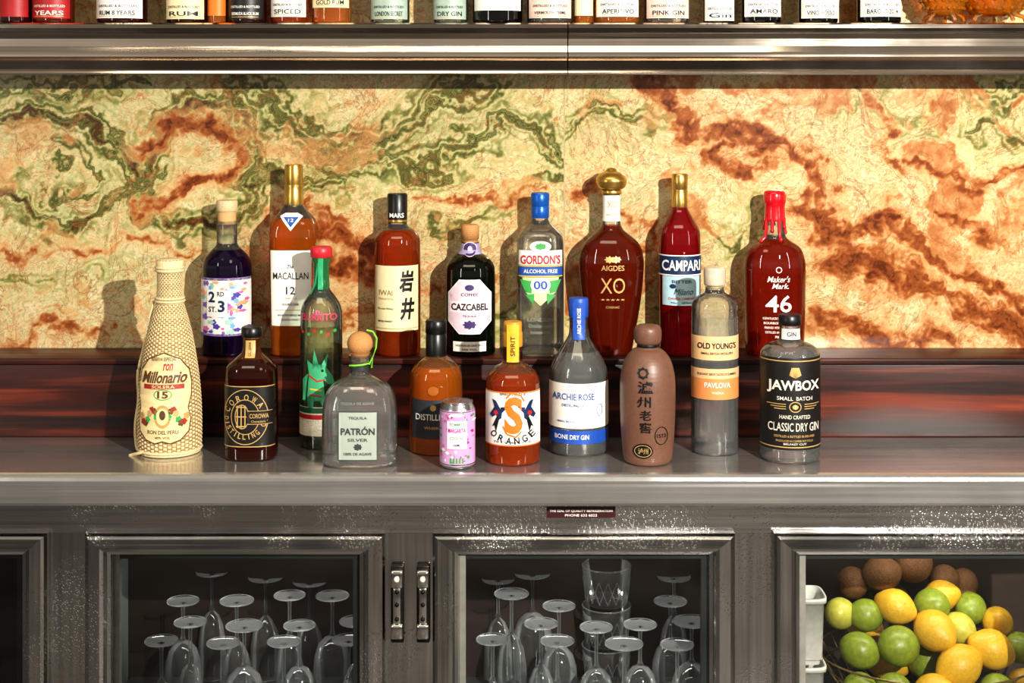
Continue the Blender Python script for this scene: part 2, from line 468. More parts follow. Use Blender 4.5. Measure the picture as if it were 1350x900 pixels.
m, nt, N, L = newmat('onyx')
o = N.new('ShaderNodeOutputMaterial'); b = N.new('ShaderNodeBsdfPrincipled'); L.new(b.outputs[0], o.inputs[0])
b.inputs['Roughness'].default_value = .14; b.inputs['Specular IOR Level'].default_value = .6
tc = N.new('ShaderNodeTexCoord')
def noise(sc, det=6, dist=0, rough=.6):
    n = N.new('ShaderNodeTexNoise'); n.inputs['Scale'].default_value = sc; n.inputs['Detail'].default_value = det
    n.inputs['Distortion'].default_value = dist; n.inputs['Roughness'].default_value = rough
    L.new(tc.outputs['Object'], n.inputs['Vector']); return n.outputs[0]
def attr(n):
    a = N.new('ShaderNodeAttribute'); a.attribute_name = n; return a.outputs['Fac']
def madd(a, b_, c_, op='MULTIPLY_ADD', clamp=False):
    n = N.new('ShaderNodeMath'); n.operation = op; n.use_clamp = clamp
    for i, v in enumerate((a, b_, c_)):
        if v is None: continue
        if isinstance(v, (int, float)): n.inputs[i].default_value = v
        else: L.new(v, n.inputs[i])
    return n.outputs[0]
def ramp(inp, stops):
    r = N.new('ShaderNodeValToRGB'); e = r.color_ramp.elements
    while len(e) > 1: e.remove(e[-1])
    e[0].position = stops[0][0]; e[0].color = lin(stops[0][1])[:3]+(stops[0][2] if len(stops[0]) > 2 else 1,)
    for s_ in stops[1:]:
        k = e.new(s_[0]); k.color = lin(s_[1])[:3]+(s_[2] if len(s_) > 2 else 1,)
    L.new(inp, r.inputs[0]); return r
def mix(f, a, b_):
    n = N.new('ShaderNodeMix'); n.data_type = 'RGBA'
    for i, v in ((0, f), (6, a), (7, b_)):
        if isinstance(v, (int, float)): n.inputs[i].default_value = v
        elif isinstance(v, str): n.inputs[i].default_value = lin(v)
        else: L.new(v, n.inputs[i])
    return n.outputs[2]
nf = noise(26, 9, .8, .58); nc = noise(9, 8, 1.2, .6); ng = noise(110, 6, .5, .65)
bs = madd(nf, .5, attr('band')); bs = madd(bs, .75, -.12)
base = ramp(bs, [(0, 'ae8456'), (.12, 'c8ac7a'), (.24, 'd0c296'), (.34, 'a4a276'), (.44, 'd4c8a0'), (.54, 'd0b88c'), (.61, 'b2865c'), (.67, 'd4c69e'), (.8, 'aca87e'), (.9, 'ccaa7c'), (1, 'a67a4c')]).outputs[0]
big = ramp(nc, [(.46, 'ffffff', 0), (.62, 'd49450', .22), (.74, 'bb7436', .45)])
base = mix(big.outputs[1], base, 'bc8450')
gs = madd(nf, .35, attr('green')); gs = madd(gs, 1., -.18)
gr = ramp(gs, [(.0, 'c9c58c', 0), (.14, 'b2b07a', .55), (.28, '909256', .85), (.42, '6e7240', 1), (.56, '484c24', 1), (.66, '82824c', 1), (.76, '3c401c', 1), (.88, '626032', 1), (1, '4a321a', 1)])
c1 = mix(gr.outputs[1], base, gr.outputs[0])
rs = madd(nf, .6, attr('rust')); rs = madd(rs, 1., -.3)
rr = ramp(rs, [(.06, 'd0a474', 0), (.2, 'c89662', .55), (.36, 'ae7040', .88), (.5, '96562c', 1), (.64, '824624', 1), (.8, '70381c', 1), (.95, '582812', 1)])
c2 = mix(rr.outputs[1], c1, rr.outputs[0])
def vein(sc, wdt, dist):
    n = noise(sc, 7, dist, .62); a = madd(n, -.5, None, 'ADD'); a = madd(a, None, None, 'ABSOLUTE')
    r = ramp(a, [(0, 'ffffff'), (wdt, '000000')]); return r.outputs[0]
v1 = vein(6.5, .012, 1.3); v2 = vein(15, .016, .9)
dens = ramp(noise(4, 3), [(.40, '000000'), (.6, 'ffffff')]).outputs[0]
f1 = madd(v1, .7, None, 'MULTIPLY'); f2 = madd(v2, dens, None, 'MULTIPLY'); f2 = madd(f2, .55, None, 'MULTIPLY')
fl = madd(attr('line'), .6, None, 'MULTIPLY')
c3 = mix(fl, c2, '8e5830'); c3 = mix(f1, c3, '885028'); c3 = mix(f2, c3, '764e2c')
gn = ramp(ng, [(.32, 'cdbfa8'), (.5, 'f4ece0'), (.62, 'ffffff')]).outputs[0]
mu = N.new('ShaderNodeMix'); mu.data_type = 'RGBA'; mu.blend_type = 'MULTIPLY'; mu.inputs[0].default_value = .4
L.new(c3, mu.inputs[6]); L.new(gn, mu.inputs[7])
L.new(mu.outputs[2], b.inputs['Base Color'])
me.materials.append(m)
wall = bpy.data.objects.new('wall_back', me); scene.collection.objects.link(wall)

DARK = P('dark_backing', '2a1c12', .8)
w = MB('wall_back_support'); w.box(-1.41, 1.41, .004, .05, .2, ZCAM+.62, DARK); w.finish()
w = MB('trim_slab_joint'); w.box(.1023, .1047, -.0004, .004, ZR, ZCAM+.27, P('joint_grout', 'a89470', .8)); w.finish()

# ================================================================ UPPER SHELF
polish = steel('polished_steel', 'dccfc0', .10, (2, 120, 120), con=.2)
yf = -.14
prof = [(0, ZS), (yf+.004, ZS), (yf, ZS-.003), (yf-.001, ZS-.010), (yf, ZS-.016), (yf+.004, ZS-.020), (yf+.006, ZS-.030), (yf+.006, ZS-.044), (yf+.002, ZS-.055), (yf-.002, ZS-.060), (yf-.002, ZS-.064), (yf+.004, ZS-.067),
        (yf+.010, ZS-.071), (yf+.012, ZS-.088), (yf+.004, ZS-.091), (yf+.002, ZS-.095), (yf+.004, ZS-.098), (yf+.03, ZS-.098), (yf+.03, ZS-.09), (0, ZS-.09)]
for i, (xa, xb) in enumerate(((-1.40, .1045), (.1065, 1.40))):
    s = MB('bottle_shelf'); V = [(x, y, z) for x in (xa, xb) for y, z in prof]; n = len(prof)
    s.add(V, [(j, j+1, n+j+1, n+j) for j in range(n-1)], polish, False)
    s.add(V, [tuple(range(n)), tuple(range(2*n-1, n-1, -1))], polish, False); s.finish(True)

# ================================================================ RISER (dark wood)
m, nt, N, L = newmat('dark_stained_wood')
o = N.new('ShaderNodeOutputMaterial'); b = N.new('ShaderNodeBsdfPrincipled'); L.new(b.outputs[0], o.inputs[0])
tc = N.new('ShaderNodeTexCoord'); mp = N.new('ShaderNodeMapping'); mp.inputs['Scale'].default_value = (2.2, 30, 42)
L.new(tc.outputs['Object'], mp.inputs[0])
n1 = N.new('ShaderNodeTexNoise'); n1.inputs['Scale'].default_value = 1; n1.inputs['Detail'].default_value = 8; n1.inputs['Distortion'].default_value = .6
L.new(mp.outputs[0], n1.inputs['Vector'])
r = N.new('ShaderNodeValToRGB'); e = r.color_ramp.elements
e[0].position = .34; e[0].color = lin('140a08'); e[1].position = .72; e[1].color = lin('74321f')
k = e.new(.52); k.color = lin('3a1810')
L.new(n1.outputs[0], r.inputs[0]); L.new(r.outputs[0], b.inputs['Base Color'])
b.inputs['Roughness'].default_value = .4; b.inputs['Specular IOR Level'].default_value = .3
bp = N.new('ShaderNodeBump'); bp.inputs['Strength'].default_value = .35; bp.inputs['Distance'].default_value = .001
L.new(n1.outputs[0], bp.inputs['Height']); L.new(bp.outputs[0], b.inputs['Normal'])
WOOD = m
s = MB('back_bar_riser')
s.box(-1.4, .535, -.115, -.003, ZC+.0005, ZR-.012, WOOD, .002)
s.box(.537, 1.4, -.115, -.003, ZC+.0005, ZR-.012, WOOD, .002)
s.box(-1.4, 1.4, -.12, -.001, ZR-.0118, ZR, WOOD, .003)
s.finish()

# ================================================================ COUNTER + FRIDGE
CTOP = steel('counter_steel', 'c8c5c1', .17, (2, 150, 150), drops=0, metal=.82, con=.3)
FST = steel('fridge_steel', 'dcdad8', .15, (3, 160, 160), drops=.3)
FSV = steel('frame_steel', 'cac8c6', .14, (120, 120, 3), drops=.25)
s = MB('bar_counter')
prof = [(-.003, ZC), (-.376, ZC), (-.384, ZC-.0015), (-.3895, ZC-.005), (-.3925, ZC-.011), (-.3925, ZC-.016), (-.391, ZC-.021), (-.391, ZC-.049), (-.388, ZC-.054), (-.360, ZC-.054), (-.360, ZC-.03), (-.003, ZC-.03)]
n = len(prof); V = [(x, y, z) for x in (-1.4, 1.4) for y, z in prof]
s.add(V, [(j, (j+1) % n, n+(j+1) % n, n+j) for j in range(n)], CTOP, False)
s.add(V, [tuple(range(n)), tuple(range(2*n-1, n-1, -1))], CTOP, False); s.finish(True)

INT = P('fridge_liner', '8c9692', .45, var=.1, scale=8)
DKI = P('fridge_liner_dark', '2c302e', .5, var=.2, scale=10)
GASK = P('door_gasket', 'a8a49a', .6)
ZT = .9616; ZB = .22
f = MB('under_counter_fridge')
f.box(-1.4, 1.4, -.35, -.335, ZT-.004, ZC-.0545, FST)                 # header
for xa, xb in ((-.80, -.748), (-.214, -.144), (.394, .449)):
    f.box(xa-.012, xb+.012, -.35, -.30, ZB-.02, ZT-.0042, FSV)
f.box(-1.4, 1.4, -.35, -.30, .08, ZB+.01, FST)
f.box(-1.4, 1.4, .12, .135, .08, ZT+.05, INT)
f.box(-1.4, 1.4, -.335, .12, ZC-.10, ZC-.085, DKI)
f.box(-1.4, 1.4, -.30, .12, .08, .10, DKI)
for x in (-1.4, -.775, -.179, .4215, 1.385):
    f.box(x, x+.015, -.3, .12, .1, ZC-.101, INT)
SHM = P('fridge_shelf', '6b6f70', .35, .6)
f.box(-.755, -.19, -.29, .115, .563, .568, SHM); f.box(-.15, .41, -.29, .115, .563, .568, SHM); f.box(.45, 1.38, -.29, .115, .563, .568, SHM)
for x in (-.71, -.24, .30, .62):
    f.box(x, x+.016, .105, .119, .2, .95, P('upright_grey', '4c524f', .4))
    for k in range(22): f.box(x+.005, x+.011, .1035, .1055, .3+k*.03, .312+k*.03, BLACK)
f.box(-1.4, 1.4, -.30, -.28, 0, .08, P('toe_kick', '151515', .6))
f.finish()

PANE = thinglass('fridge_pane', 'e8eae9', 1.5, .02, gain=1.2, base=.02)
def door(name, x0, x1):
    d = MB(name)
    pr = [(0, -.3505), (0, -.366), (.004, -.373), (.009, -.376), (.028, -.3772), (.034, -.374), (.038, -.365), (.044, -.363), (.047, -.355)]
    z0, z1 = ZB, ZT; V = []
    for ins, y in pr:
        V += [(x0+ins, y, z0+ins), (x1-ins, y, z0+ins), (x1-ins, y, z1-ins*.85), (x0+ins, y, z1-ins*.85)]
    for j in range(len(pr)-1):
        d.add(V[j*4:j*4+8], [(0, 1, 5, 4), (2, 3, 7, 6)], FST, False)
        d.add(V[j*4:j*4+8], [(1, 2, 6, 5), (3, 0, 4, 7)], FSV, False)
    a = V[-4:]
    d.add([(x, -.3555, z) for x, y, z in a], [(0, 1, 2, 3)], PANE, False)
    xi0, xi1, zi1 = a[0][0], a[1][0], a[2][2]
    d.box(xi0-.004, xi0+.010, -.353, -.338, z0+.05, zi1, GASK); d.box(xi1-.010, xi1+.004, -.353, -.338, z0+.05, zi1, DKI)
    d.box(xi0+.0101, xi1-.0101, -.353, -.338, zi1-.008, zi1+.002, DKI)
    return d.finish()
door('door_1', -1.33, -.807); door('door_2', -.7416, -.2205); door('door_3', -.1378, .3872); door('door_4', .4554, .98)

CHROME = P('chrome', 'e8e4de', .12, 1., var=.08)
for x in (-.1995, -.1545):
    l = MB('door_hinge', (x, -.3505, 0))
    l.box(-.0115, .0115, -.012, 0, .77, .905, P('hinge_dark', '38332f', .35, .9), .003)
    l.box(-.0105, .0105, -.024, -.0125, .868, .899, CHROME, .004)
    l.box(-.0075, .0075, -.021, -.0125, .800, .869, CHROME, .004)
    l.box(-.0105, .0105, -.026, -.0125, .780, .806, CHROME, .004)
    for z in (.862, .84, .815):
        l.ball((0, -.0225, z), .004, P('screw_black', '151515', .3, .6), u=12, v=8)
    l.ball((0, -.027, .885), .005, P('screw_white', 'dcd6ca', .3), u=12, v=8)
    l.finish()

pl = Bottle('maker_plate', (766-675)*.001325, -.3505, ZC-.0765, .001, [(46*1.325, -10, .6, 8), (46*1.325, 10, .6, 8)], 0)
pl.box(-60, 60, -1.2, .2, -9.5, 9.5, P('plate_maroon', '3a1418', .4, .0))
pl.proj = lambda u, z, off: (u, -1.2-off*.4, z)
pl.text('THE SEAL OF QUALITY REFRIGERATION', 0, 2.5, 110, 5, WHITE); pl.text('PHONE 632 6022', 0, -5.0, 56, 4.4, WHITE)
pl.finish()

# ---------------------------------------------------------------- stemware
SG = thinglass('stemware_glass', 'fafcfb', 1.5, .06, gain=1.7, base=.01, milk=.024)
def stem(mb, x, y, z, k=1.0, kind=0):
    """inverted stemmed glass standing on its rim; z = height of the foot"""
    seg = 28
    mb.lathe([(.006, -.004), (.028*k, -.0022), (.0325*k, -.001), (.0332*k, .0005), (.0322*k, .002)], SG, seg, x, y, z, capb=False, capt=False)
    H = .075
    mb.lathe([(.0048, -.004), (.0034, -.02), (.0034, -H+.01), (.007, -H)][::-1], SG, 12, x, y, z, capb=False, capt=False)
    if kind == 0:
        pr = [(.004, -H), (.016, -H-.005), (.028*k, -H-.018), (.035*k, -H-.040), (.037*k, -H-.065), (.034*k, -(z-.569))]
    else:
        pr = [(.004, -H), (.014, -H-.010), (.023*k, -H-.03), (.028*k, -H-.06), (.029*k, -(z-.569))]
    mb.lathe(pr, SG, seg, x, y, z, capb=False, capt=False)
    mb.tube([(x+pr[-1][0]*math.cos(a*math.pi/12), y+pr[-1][0]*math.sin(a*math.pi/12), .571) for a in range(24)], .0009, SG, 5, True)
g = MB('wine_glass_rows')
rng = random.Random(7)
rows = [(-.27, .737, [-.625, -.515, -.408, -.305]), (-.185, .742, [-.585, -.487, -.385, -.29]), (-.10, .752, [-.63, -.53, -.43, -.335]), (0, .765, [-.60, -.49, -.40])]
for y, z, xs_ in rows:
    for x in xs_: stem(g, x+rng.uniform(-.012, .012), y+rng.uniform(-.01, .01), z+rng.uniform(-.010, .014), rng.uniform(.9, 1.08), rng.randint(0, 1))
g.finish()
g = MB('wine_glass_rows')
rows = [(-.27, .737, [-.03, .085, .21, .305]), (-.185, .742, [.045, .145, .25, .335]), (-.10, .752, [0., .305, .10]), (.0, .77, [.05, .33, -.03])]
for y, z, xs_ in rows:
    for x in xs_: stem(g, x+rng.uniform(-.012, .012), y+rng.uniform(-.01, .01), z+rng.uniform(-.010, .014), rng.uniform(.9, 1.08), rng.randint(0, 1))
g.finish()
t = MB('cut_glass_tumbler_stack', (.185, -.03, .5685))
for k in range(3):
    z0 = k*.078
    t.lathe([(.034, z0), (.040, z0+.004), (.047, z0+.07), (.047, z0+.076)], SG, 48, 0, 0, 0, capb=(k == 0), capt=False, mod=lambda a, z: 1+.02*abs(math.sin(8*a)))
    t.tube([(.0475*math.cos(a*math.pi/18), .0475*math.sin(a*math.pi/18), z0+.076) for a in range(36)], .0012, SG, 5, True)
    for q in range(16):
        for sgn in (1, -1):
            t.tube([((.0415+u*.005)*math.sin(q*math.pi/8+sgn*u*.4), -(.0415+u*.005)*math.cos(q*math.pi/8+sgn*u*.4), z0+.010+u*.045) for u in (0, .33, .66, 1)], .0008, SG, 4)
t.finish()

# ---------------------------------------------------------------- fruit basket
LEM = P('lemon_skin', 'deac2c', .42, var=.12, scale=180, bump=.35)
LIM = P('lime_skin', '84922c', .38, var=.22, scale=120, bump=.3)
LIM2 = P('pale_lime_skin', 'beb848', .4, var=.15, scale=120, bump=.3)
BRN = P('kiwi_skin', '6a4622', .8, var=.3, scale=300, bump=.4)
fb = MB('citrus_fruit_basket', (.785, -.13, .569))
fr = [
 (-.078, .03, .237, .034, 'b'), (-.012, .05, .250, .036, 'b'), (-.130, .05, .213, .031, 'b'), (.05, .06, .215, .030, 'b'), (.09, .07, .205, .028, 'b'),
 (-.062, -.01, .188, .033, 'l'), (.035, .03, .195, .030, 'l'), (.002, -.045, .155, .038, 'l'), (.036, -.085, .105, .039, 'l'), (.103, -.06, .126, .037, 'l'), (-.018, -.11, .066, .034, 'l'),
 (-.116, .0, .168, .031, 'g'), (-.066, -.05, .128, .038, 'g'), (.012, .01, .182, .034, 'g'), (-.162, .01, .168, .030, 'y'), (-.138, -.045, .118, .034, 'g'),
 (.088, .02, .174, .031, 'g'), (.133, .0, .154, .030, 'l'), (.165, -.03, .118, .029, 'g'), (-.088, -.10, .062, .035, 'g'), (.055, -.02, .150, .030, 'y'),
 (.100, -.10, .062, .034, 'g'), (.163, -.08, .068, .030, 'l'), (-.148, -.09, .064, .031, 'g'), (.04, -.12, .040, .032, 'y'), (-.05, .09, .17, .034, 'g'), (.05, .11, .15, .034, 'l'), (-.1, .09, .12, .034, 'l'),
 (0, 0, .08, .036, 'g'), (-.07, .03, .07, .036, 'l'), (.07, .03, .08, .036, 'g'), (0, .08, .07, .036, 'l')]
for x, y, h, r_, k in fr:
    a = rng.uniform(0, 6.28); dx = Vector((math.cos(a), math.sin(a)*.6, rng.uniform(-.5, .5))).normalized()
    tip = .24 if k == 'l' else .08
    def fn(c, dx=dx, tip=tip):
        t = c.dot(dx); return c+dx*(tip*math.copysign(abs(t)**6, t)+.08*t)
    fb.ball((x, y, h), r_*.97, {'l': LEM, 'g': LIM, 'y': LIM2, 'b': BRN}[k], u=32, v=24, fn=fn)
WIRE = P('wire_gold', 'c4aa72', .3, .9)
def circ(R_, z, n=48): return [(R_*math.cos(2*math.pi*i/n), R_*math.sin(2*math.pi*i/n)*.8, z) for i in range(n)]
for R_, z in ((.205, .098), (.19, .07), (.165, .035), (.12, .006)): fb.tube(circ(R_, z), .0022 if z > .09 else .0014, WIRE, 8, True)
for i in range(28):
    a = 2*math.pi*i/28
    fb.tube([(R_*math.cos(a), R_*math.sin(a)*.8, z) for R_, z in ((.02, .003), (.12, .004), (.165, .035), (.19, .07), (.205, .098))], .0011, WIRE, 6)
fb.finish()
TUB = P('white_plastic', 'd9d6cc', .4)
tb = MB('plastic_container', (.535, -.20, .569))
for z0, z1, wd in ((0, .11, 0), (.112, .235, .004)):
    tb.lathe([(.030, z0), (.036, z1-.012), (.037, z1-.010), (.041, z1-.009), (.041, z1), (.037, z1), (.034, z0+.01)], TUB, 40, 0, 0, 0, n=5, capt=False)
tb.finish()

# ================================================================ BOTTLES - BACK ROW
SB = .00147; YB = -.062
# purple gin
B = Bottle('flavoured_gin_bottle', -.552, YB, ZR, SB, [(31,0),(33,2),(33,6),(33,108),(31,124),(20,136),(13.5,142),(13.5,150),(13.5,174)])
B.body(PURP, 137, GLASSN)
B.lathe([(11.5,170),(12,174),(12,187)], P('pale_cork','c89f6c',.7,var=.1), capb=False); B.lathe([(13.5,187),(14,188),(14,199),(13,201)], CORKL)
B.label(28, 102, 82, WHITE); B.label(27, 30, 82, P('lilac','7a5aa8',.5)); B.label(99, 102.5, 82, P('lilac','7a5aa8',.5))
rg = random.Random(2)
cols = [P('lilac','7a5aa8',.5), PINKI, P('sky_ink','6fa3d8',.5), P('peach_ink','e9a07a',.5), P('violet_ink','4c3a9c',.5), P('mint_ink','9cc8b0',.5)]
for i in range(60):
    B.ell(rg.uniform(-30, 30), rg.uniform(31, 98), rg.uniform(2, 5), rg.uniform(1.5, 4), rg.choice(cols), off=.5+i*.008, n=16, amp=.2, lobes=5)
B.rect(-21, 7, 52, 87, WHITE, 1.1); B.text('2', -14, 78, 9, 14, NAVY, 1.4, .03); B.text('RD', -2, 82, 9, 6, NAVY, 1.4, .02); B.text('ST.', -13, 62, 11, 7, NAVY, 1.4, .02); B.text('3', -1, 66, 9, 15, NAVY, 1.4, .03)
B.finish()
# single malt
q = 4.0
B = Bottle('single_malt_whisky_bottle', -.4225, YB, ZR, SB, [(26,0,26,q),(28.5,2,28,q),(28.5,6,28,q),(31,140,30,q),(31,164,30,q),(28,176,27,3),(17,188,17,2.4),(12,196,12,2),(11,206,11,2)])
B.body(AMBER, 178, GLASSN)
B.lathe([(12.5,194),(12.8,196),(12.2,218),(11.2,220),(11.6,222),(12,245),(11,248)], GOLD); B.lathe([(12.9,219),(12.9,221.5)], GOLD)
B.label(40, 138, 48, WHITE, off=.4); 
B.text('The', 0, 117, 8, 5, BLACK, shear=.3, bold=.005); B.text('MACALLAN', 0, 105, 46, 9, BLACK, bold=.004); B.text('12', 0, 86, 12, 10, BLACK, bold=.01)
B.text('YEARS OLD', 0, 76, 16, 2.5, GOLDI); B.text('DOUBLE CASK', 0, 68, 22, 3, BLACK); B.rect(-20, 20, 60, 61, GOLDI); B.text('HIGHLAND SINGLE MALT', 0, 54, 34, 2.6, BLACK); B.text('SCOTCH WHISKY', 0, 48, 24, 2.6, BLACK)
B.poly([(-15,182),(-8,186),(8,186),(15,182),(0,163)], WHITE, .9); B.poly([(-10,181),(10,181),(0,168)], BLUEI, 1.2); B.text('12', 0, 177, 7, 4, WHITE, 1.6)
B.finish()
# japanese whisky
B = Bottle('japanese_whisky_bottle', -.222, YB, ZR, SB, [(29,0),(30.5,2),(30.5,6),(30.5,140),(30,152),(23,162),(13,167),(12.5,176)])
B.body(AMBRED, 163, GLASSN)
B.lathe([(12.8,172),(13,174),(13.4,208),(12,210)], CAPB); B.lathe([(13.4,173),(13.4,176)], GOLD)
B.text('MARS', 0, 182, 19, 6, WHITE, off=1.3, bold=.02)
B.label(33, 118, 66, CREAM)
B.text('岩', 14, 98, 18, 28, BLACK, 1., .035, .15); B.text('井', 15, 62, 18, 29, BLACK, 1., .035, .15)
B.text('IWAI', -13, 83, 18, 7, P('brown_ink','8a6a3a',.5), bold=.0); B.text('TRADITION', -13, 75, 20, 2.6, GOLDI); B.text('Blended Whisky', -13, 62, 20, 3.4, BLACK, bold=0); B.text('MARS WHISKY', -13, 46, 20, 2.4, BLACK)
B.rect(-27, 27, 36, 37, GOLDI)
B.finish()
# coffee tequila
B = Bottle('coffee_tequila_bottle', -.081, YB, ZR, SB, [(31,0),(33,2),(33,6),(33,108),(31,118),(22,128),(13,132),(12,138),(12,146)])
B.body(DKGREEN)
B.lathe([(10,146),(10,150),(11.6,150),(11.8,167),(10.5,169)], CORK)
PPK = P('pale_pink_label','d9c2cc',.55)
B.label(131, 145, 180, P('label_smoke','9d93b4',.5)); B.ell(0, 138, 9, 9, P('violet_dark','3b2a63',.5), 1.0); B.ring(0,138,9.4,9.4,1,PPK,1.2); B.ell(0,138,3,4,PPK,1.3)
oc = [(-13,99),(13,99),(27,82),(27,46),(13,31),(-13,31),(-27,46),(-27,82)]
B.poly([(x*1.05, 65+(z-65)*1.04) for x, z in oc], P('label_white_edge','e8e0e2',.5), .4); B.poly(oc, PPK, .6)
B.rect(-26, 26, 58, 72, P('pale_pink_hi','ead7dc',.5), .7); B.text('CAZCABEL', 0, 65, 48, 9, BLACK, 1.1, .03); B.text('TEQUILA', 0, 53, 18, 3, BLACK); B.text('COFFEE', 0, 81, 22, 4, BLACK)
B.ell(0,90,6,4,P('violet_dark','3b2a63',.5),.9); B.ell(0,42,8,5,P('violet_dark','3b2a63',.5),.9,amp=.2)
B.label(7, 20, 40, WHITE, off=.4); B.text('LIQUEUR DE CAFE 70CL', 0, 15, 36, 3, BLACK); B.text('34% VOL', 0, 10, 20, 2.5, BLACK)
B.finish()
# alcohol-free gin
q = 3.2
B = Bottle('alcohol_free_gin_bottle', .0545, YB, ZR, SB, [(29,0,27,q),(31,2,29,q),(31,6,29,q),(31,146,29,q),(29,157,27,3),(16,168,16,2.2),(11,174,11,2),(10.5,182,10.5,2)])
B.body(CLEAR, 160, GLASSN)
B.lathe([(11.5,178),(12,179),(12,192),(11.4,193),(12,194),(12.3,209),(11,211)], BLUECAP)
B.label(119, 138, 60, WHITE); B.text("GORDON'S", 0, 126, 52, 12, REDI, 1.0, .03); B.ell(0,143,14,7,WHITE,.5); B.ell(0,143,7,4,GREENI,.8,amp=.15)
B.label(105, 117, 60, BLUEI); B.text('ALCOHOL FREE', 0, 111, 44, 5, WHITE, 1.0)
B.label(103.6, 105, 60, P('yellow_ink','dcb82c',.5)); B.label(117, 118.5, 60, P('yellow_ink','dcb82c',.5))
B.poly([(-24,103),(24,103),(20,84),(0,66),(-20,84)], P('pale_green_label','b9d29a',.5), .5)
for sx in (1, -1):
    B.poly([(sx*10,98),(sx*27,100),(sx*20,84),(sx*12,82)][::sx], GREENI, .7); B.poly([(sx*8,82),(sx*20,80),(sx*9,68)][::sx], GREENI, .8)
B.ell(0, 93, 13, 10, WHITE, .9); B.text('00', 0, 93, 18, 11, BLUEI, 1.2, .02)
for i, tx in enumerate(('LONDON', 'Distilled with', 'botanicals')): B.text(tx, 0, 48-i*8, 34-4*i, 5, P('grey_ink','7d837c',.5), .6)
B.finish()
# cognac XO, flat drop
B = Bottle('cognac_decanter', .1925, YB, ZR, SB, [(25,0,20),(27,3,21),(30,20,23),(38,62,28),(43,108,30),(42.5,128,30),(37,145,26),(22,158,18),(13,165,12),(11,176,11),(11,210,11)])
B.body(COGNAC, 168, GLASSN)
B.label(174, 208, 180, WHITE, off=.5); B.text('XO', 0, 196, 12, 8, GOLDI, 1.1); B.text('AIGDES', 0, 183, 15, 3, GOLDI, 1.1)
B.lathe(chaikin([(9,208),(10,214),(18,217),(20.5,224),(20.5,230),(15,237),(8,239),(6,243),(1,244)]), GOLD); B.lathe([(13,209),(14,211),(13,214)], GOLD)
B.text('XO', 0, 92, 32, 20, GOLDI, .9, .0); B.text('AIGDES', 0, 115, 30, 7, GOLDI, .9); B.text('★★★★★', 0, 74, 32, 3, GOLDI, .9); B.text('COGNAC', 0, 64, 18, 3, GOLDI, .9)
B.ell(-4, 126, 6, 4, GOLDI, .9, amp=.25); B.ell(4, 126, 6, 4, GOLDI, .9, amp=.25)
B.finish()
# red bitter
B = Bottle('red_bitter_bottle', .325, YB, ZR, SB, [(26,0),(27.5,2),(27.5,6),(27.5,152),(26,164),(16,180),(10,190),(9.5,198)])
B.body(CAMP, 186, CAMP)
B.lathe([(10.6,192),(10.8,193),(10.4,214),(9.8,215),(10.4,216),(10.8,234),(9.5,236)], GOLD)
B.label(106, 130, 178, NAVY); B.text('CAMPARI', 0, 118, 50, 14, WHITE, 1.0, .02); B.label(104.5,106.2,178,WHITE,off=.4); B.label(130,131.5,178,WHITE,off=.4)
LB = P('pale_blue_label','a9c9cf',.5)
B.label(66, 104, 60, LB); B.text('Milano', 2, 84, 26, 8, NAVY, .9, 0, .4); B.text('BITTER', 0, 97, 26, 4, NAVY); B.text('DAVIDE CAMPARI', 0, 75, 34, 3, REDI); B.ell(-12,91,4,3,NAVY,.8); B.text('70cl   25%vol', 0, 69.5, 30, 2.5, NAVY)
B.finish()
# bourbon with wax
B = Bottle('bourbon_bottle', .5085, YB, ZR, SB, [(36,0,30),(38,3,31),(39,20,31),(40,60,32),(41,108,33),(40,126,32),(33,141,28),(18,149,17),(13,156,13),(12,190,12),(12,206,12)])
B.body(BOURB, 151, GLASSN)
WAX = P('red_wax','b80f1c',.22,coat=.5,var=.1)
B.lathe(chaikin([(13.4,174),(14.4,174.5),(13.6,182),(13.2,196),(14.6,198),(15,202),(14.6,210),(12,214),(1,215)]), WAX)
for i in range(9):
    a = 2*math.pi*i/9+.3; ln_ = (24, 10, 17, 28, 8, 20, 12, 26, 14)[i]
    pts = []
    for k in range(7):
        z = 178-ln_*k/6*1.15; w_, d_, _n = B.at(z); pts.append(((w_+.6)*math.sin(a), -(d_+.6)*math.cos(a), z))
    B.tube(pts, 2.3, WAX); B.ball(pts[-1], 2.9, WAX, u=12, v=8)
B.text("Maker's", 0, 101, 30, 8, WHITE, .9, .01, .3); B.text('Mark.', 2, 92, 22, 7, WHITE, .9, .01, .3); B.text('46', 0, 69, 34, 22, WHITE, .9, .01)
for i, tx in enumerate(('KENTUCKY STRAIGHT', 'BOURBON WHISKY', 'FINISHED WITH OAK STAVES', 'DISTILLED AND BOTTLED', '70 cl')): B.text(tx, 0, 50-i*6, 40-2*i if i < 4 else 10, 3, WHITE, .8)
B.ring(0,113,4,4,1,WHITE,.9)
B.finish()

# ================================================================ FRONT ROWS
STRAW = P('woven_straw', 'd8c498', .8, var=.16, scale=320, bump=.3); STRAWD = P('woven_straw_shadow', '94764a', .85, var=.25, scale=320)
s_ = .00139
B = Bottle('straw_wrapped_rum_bottle', -.626, -.225, ZC, s_, [(38,0),(41,4),(41.5,30),(41,60),(39,90),(35,120),(30,150),(24,175),(18.5,192),(16.5,205),(16.5,235),(17,252)])
pr = []
zz = 0
while zz < 252:
    pr.append((B.at(zz)[0], zz)); zz += .6
NCOL = 44
def wph(t, z):
    col = int(t/(2*math.pi)*NCOL)
    return math.sin(z*2*math.pi/5.0+(math.pi if col % 2 else 0))
def edge(t):
    u = (t/(2*math.pi)*NCOL) % 1; return math.sin(math.pi*u)
B.lathe(pr, STRAW, NCOL*8, mod=lambda t, z: 1+.028*wph(t, z)*edge(t)+.016*edge(t)-.02, m2=STRAWD, sel=lambda t, z: wph(t, z) < -.55 or edge(t) < .28)
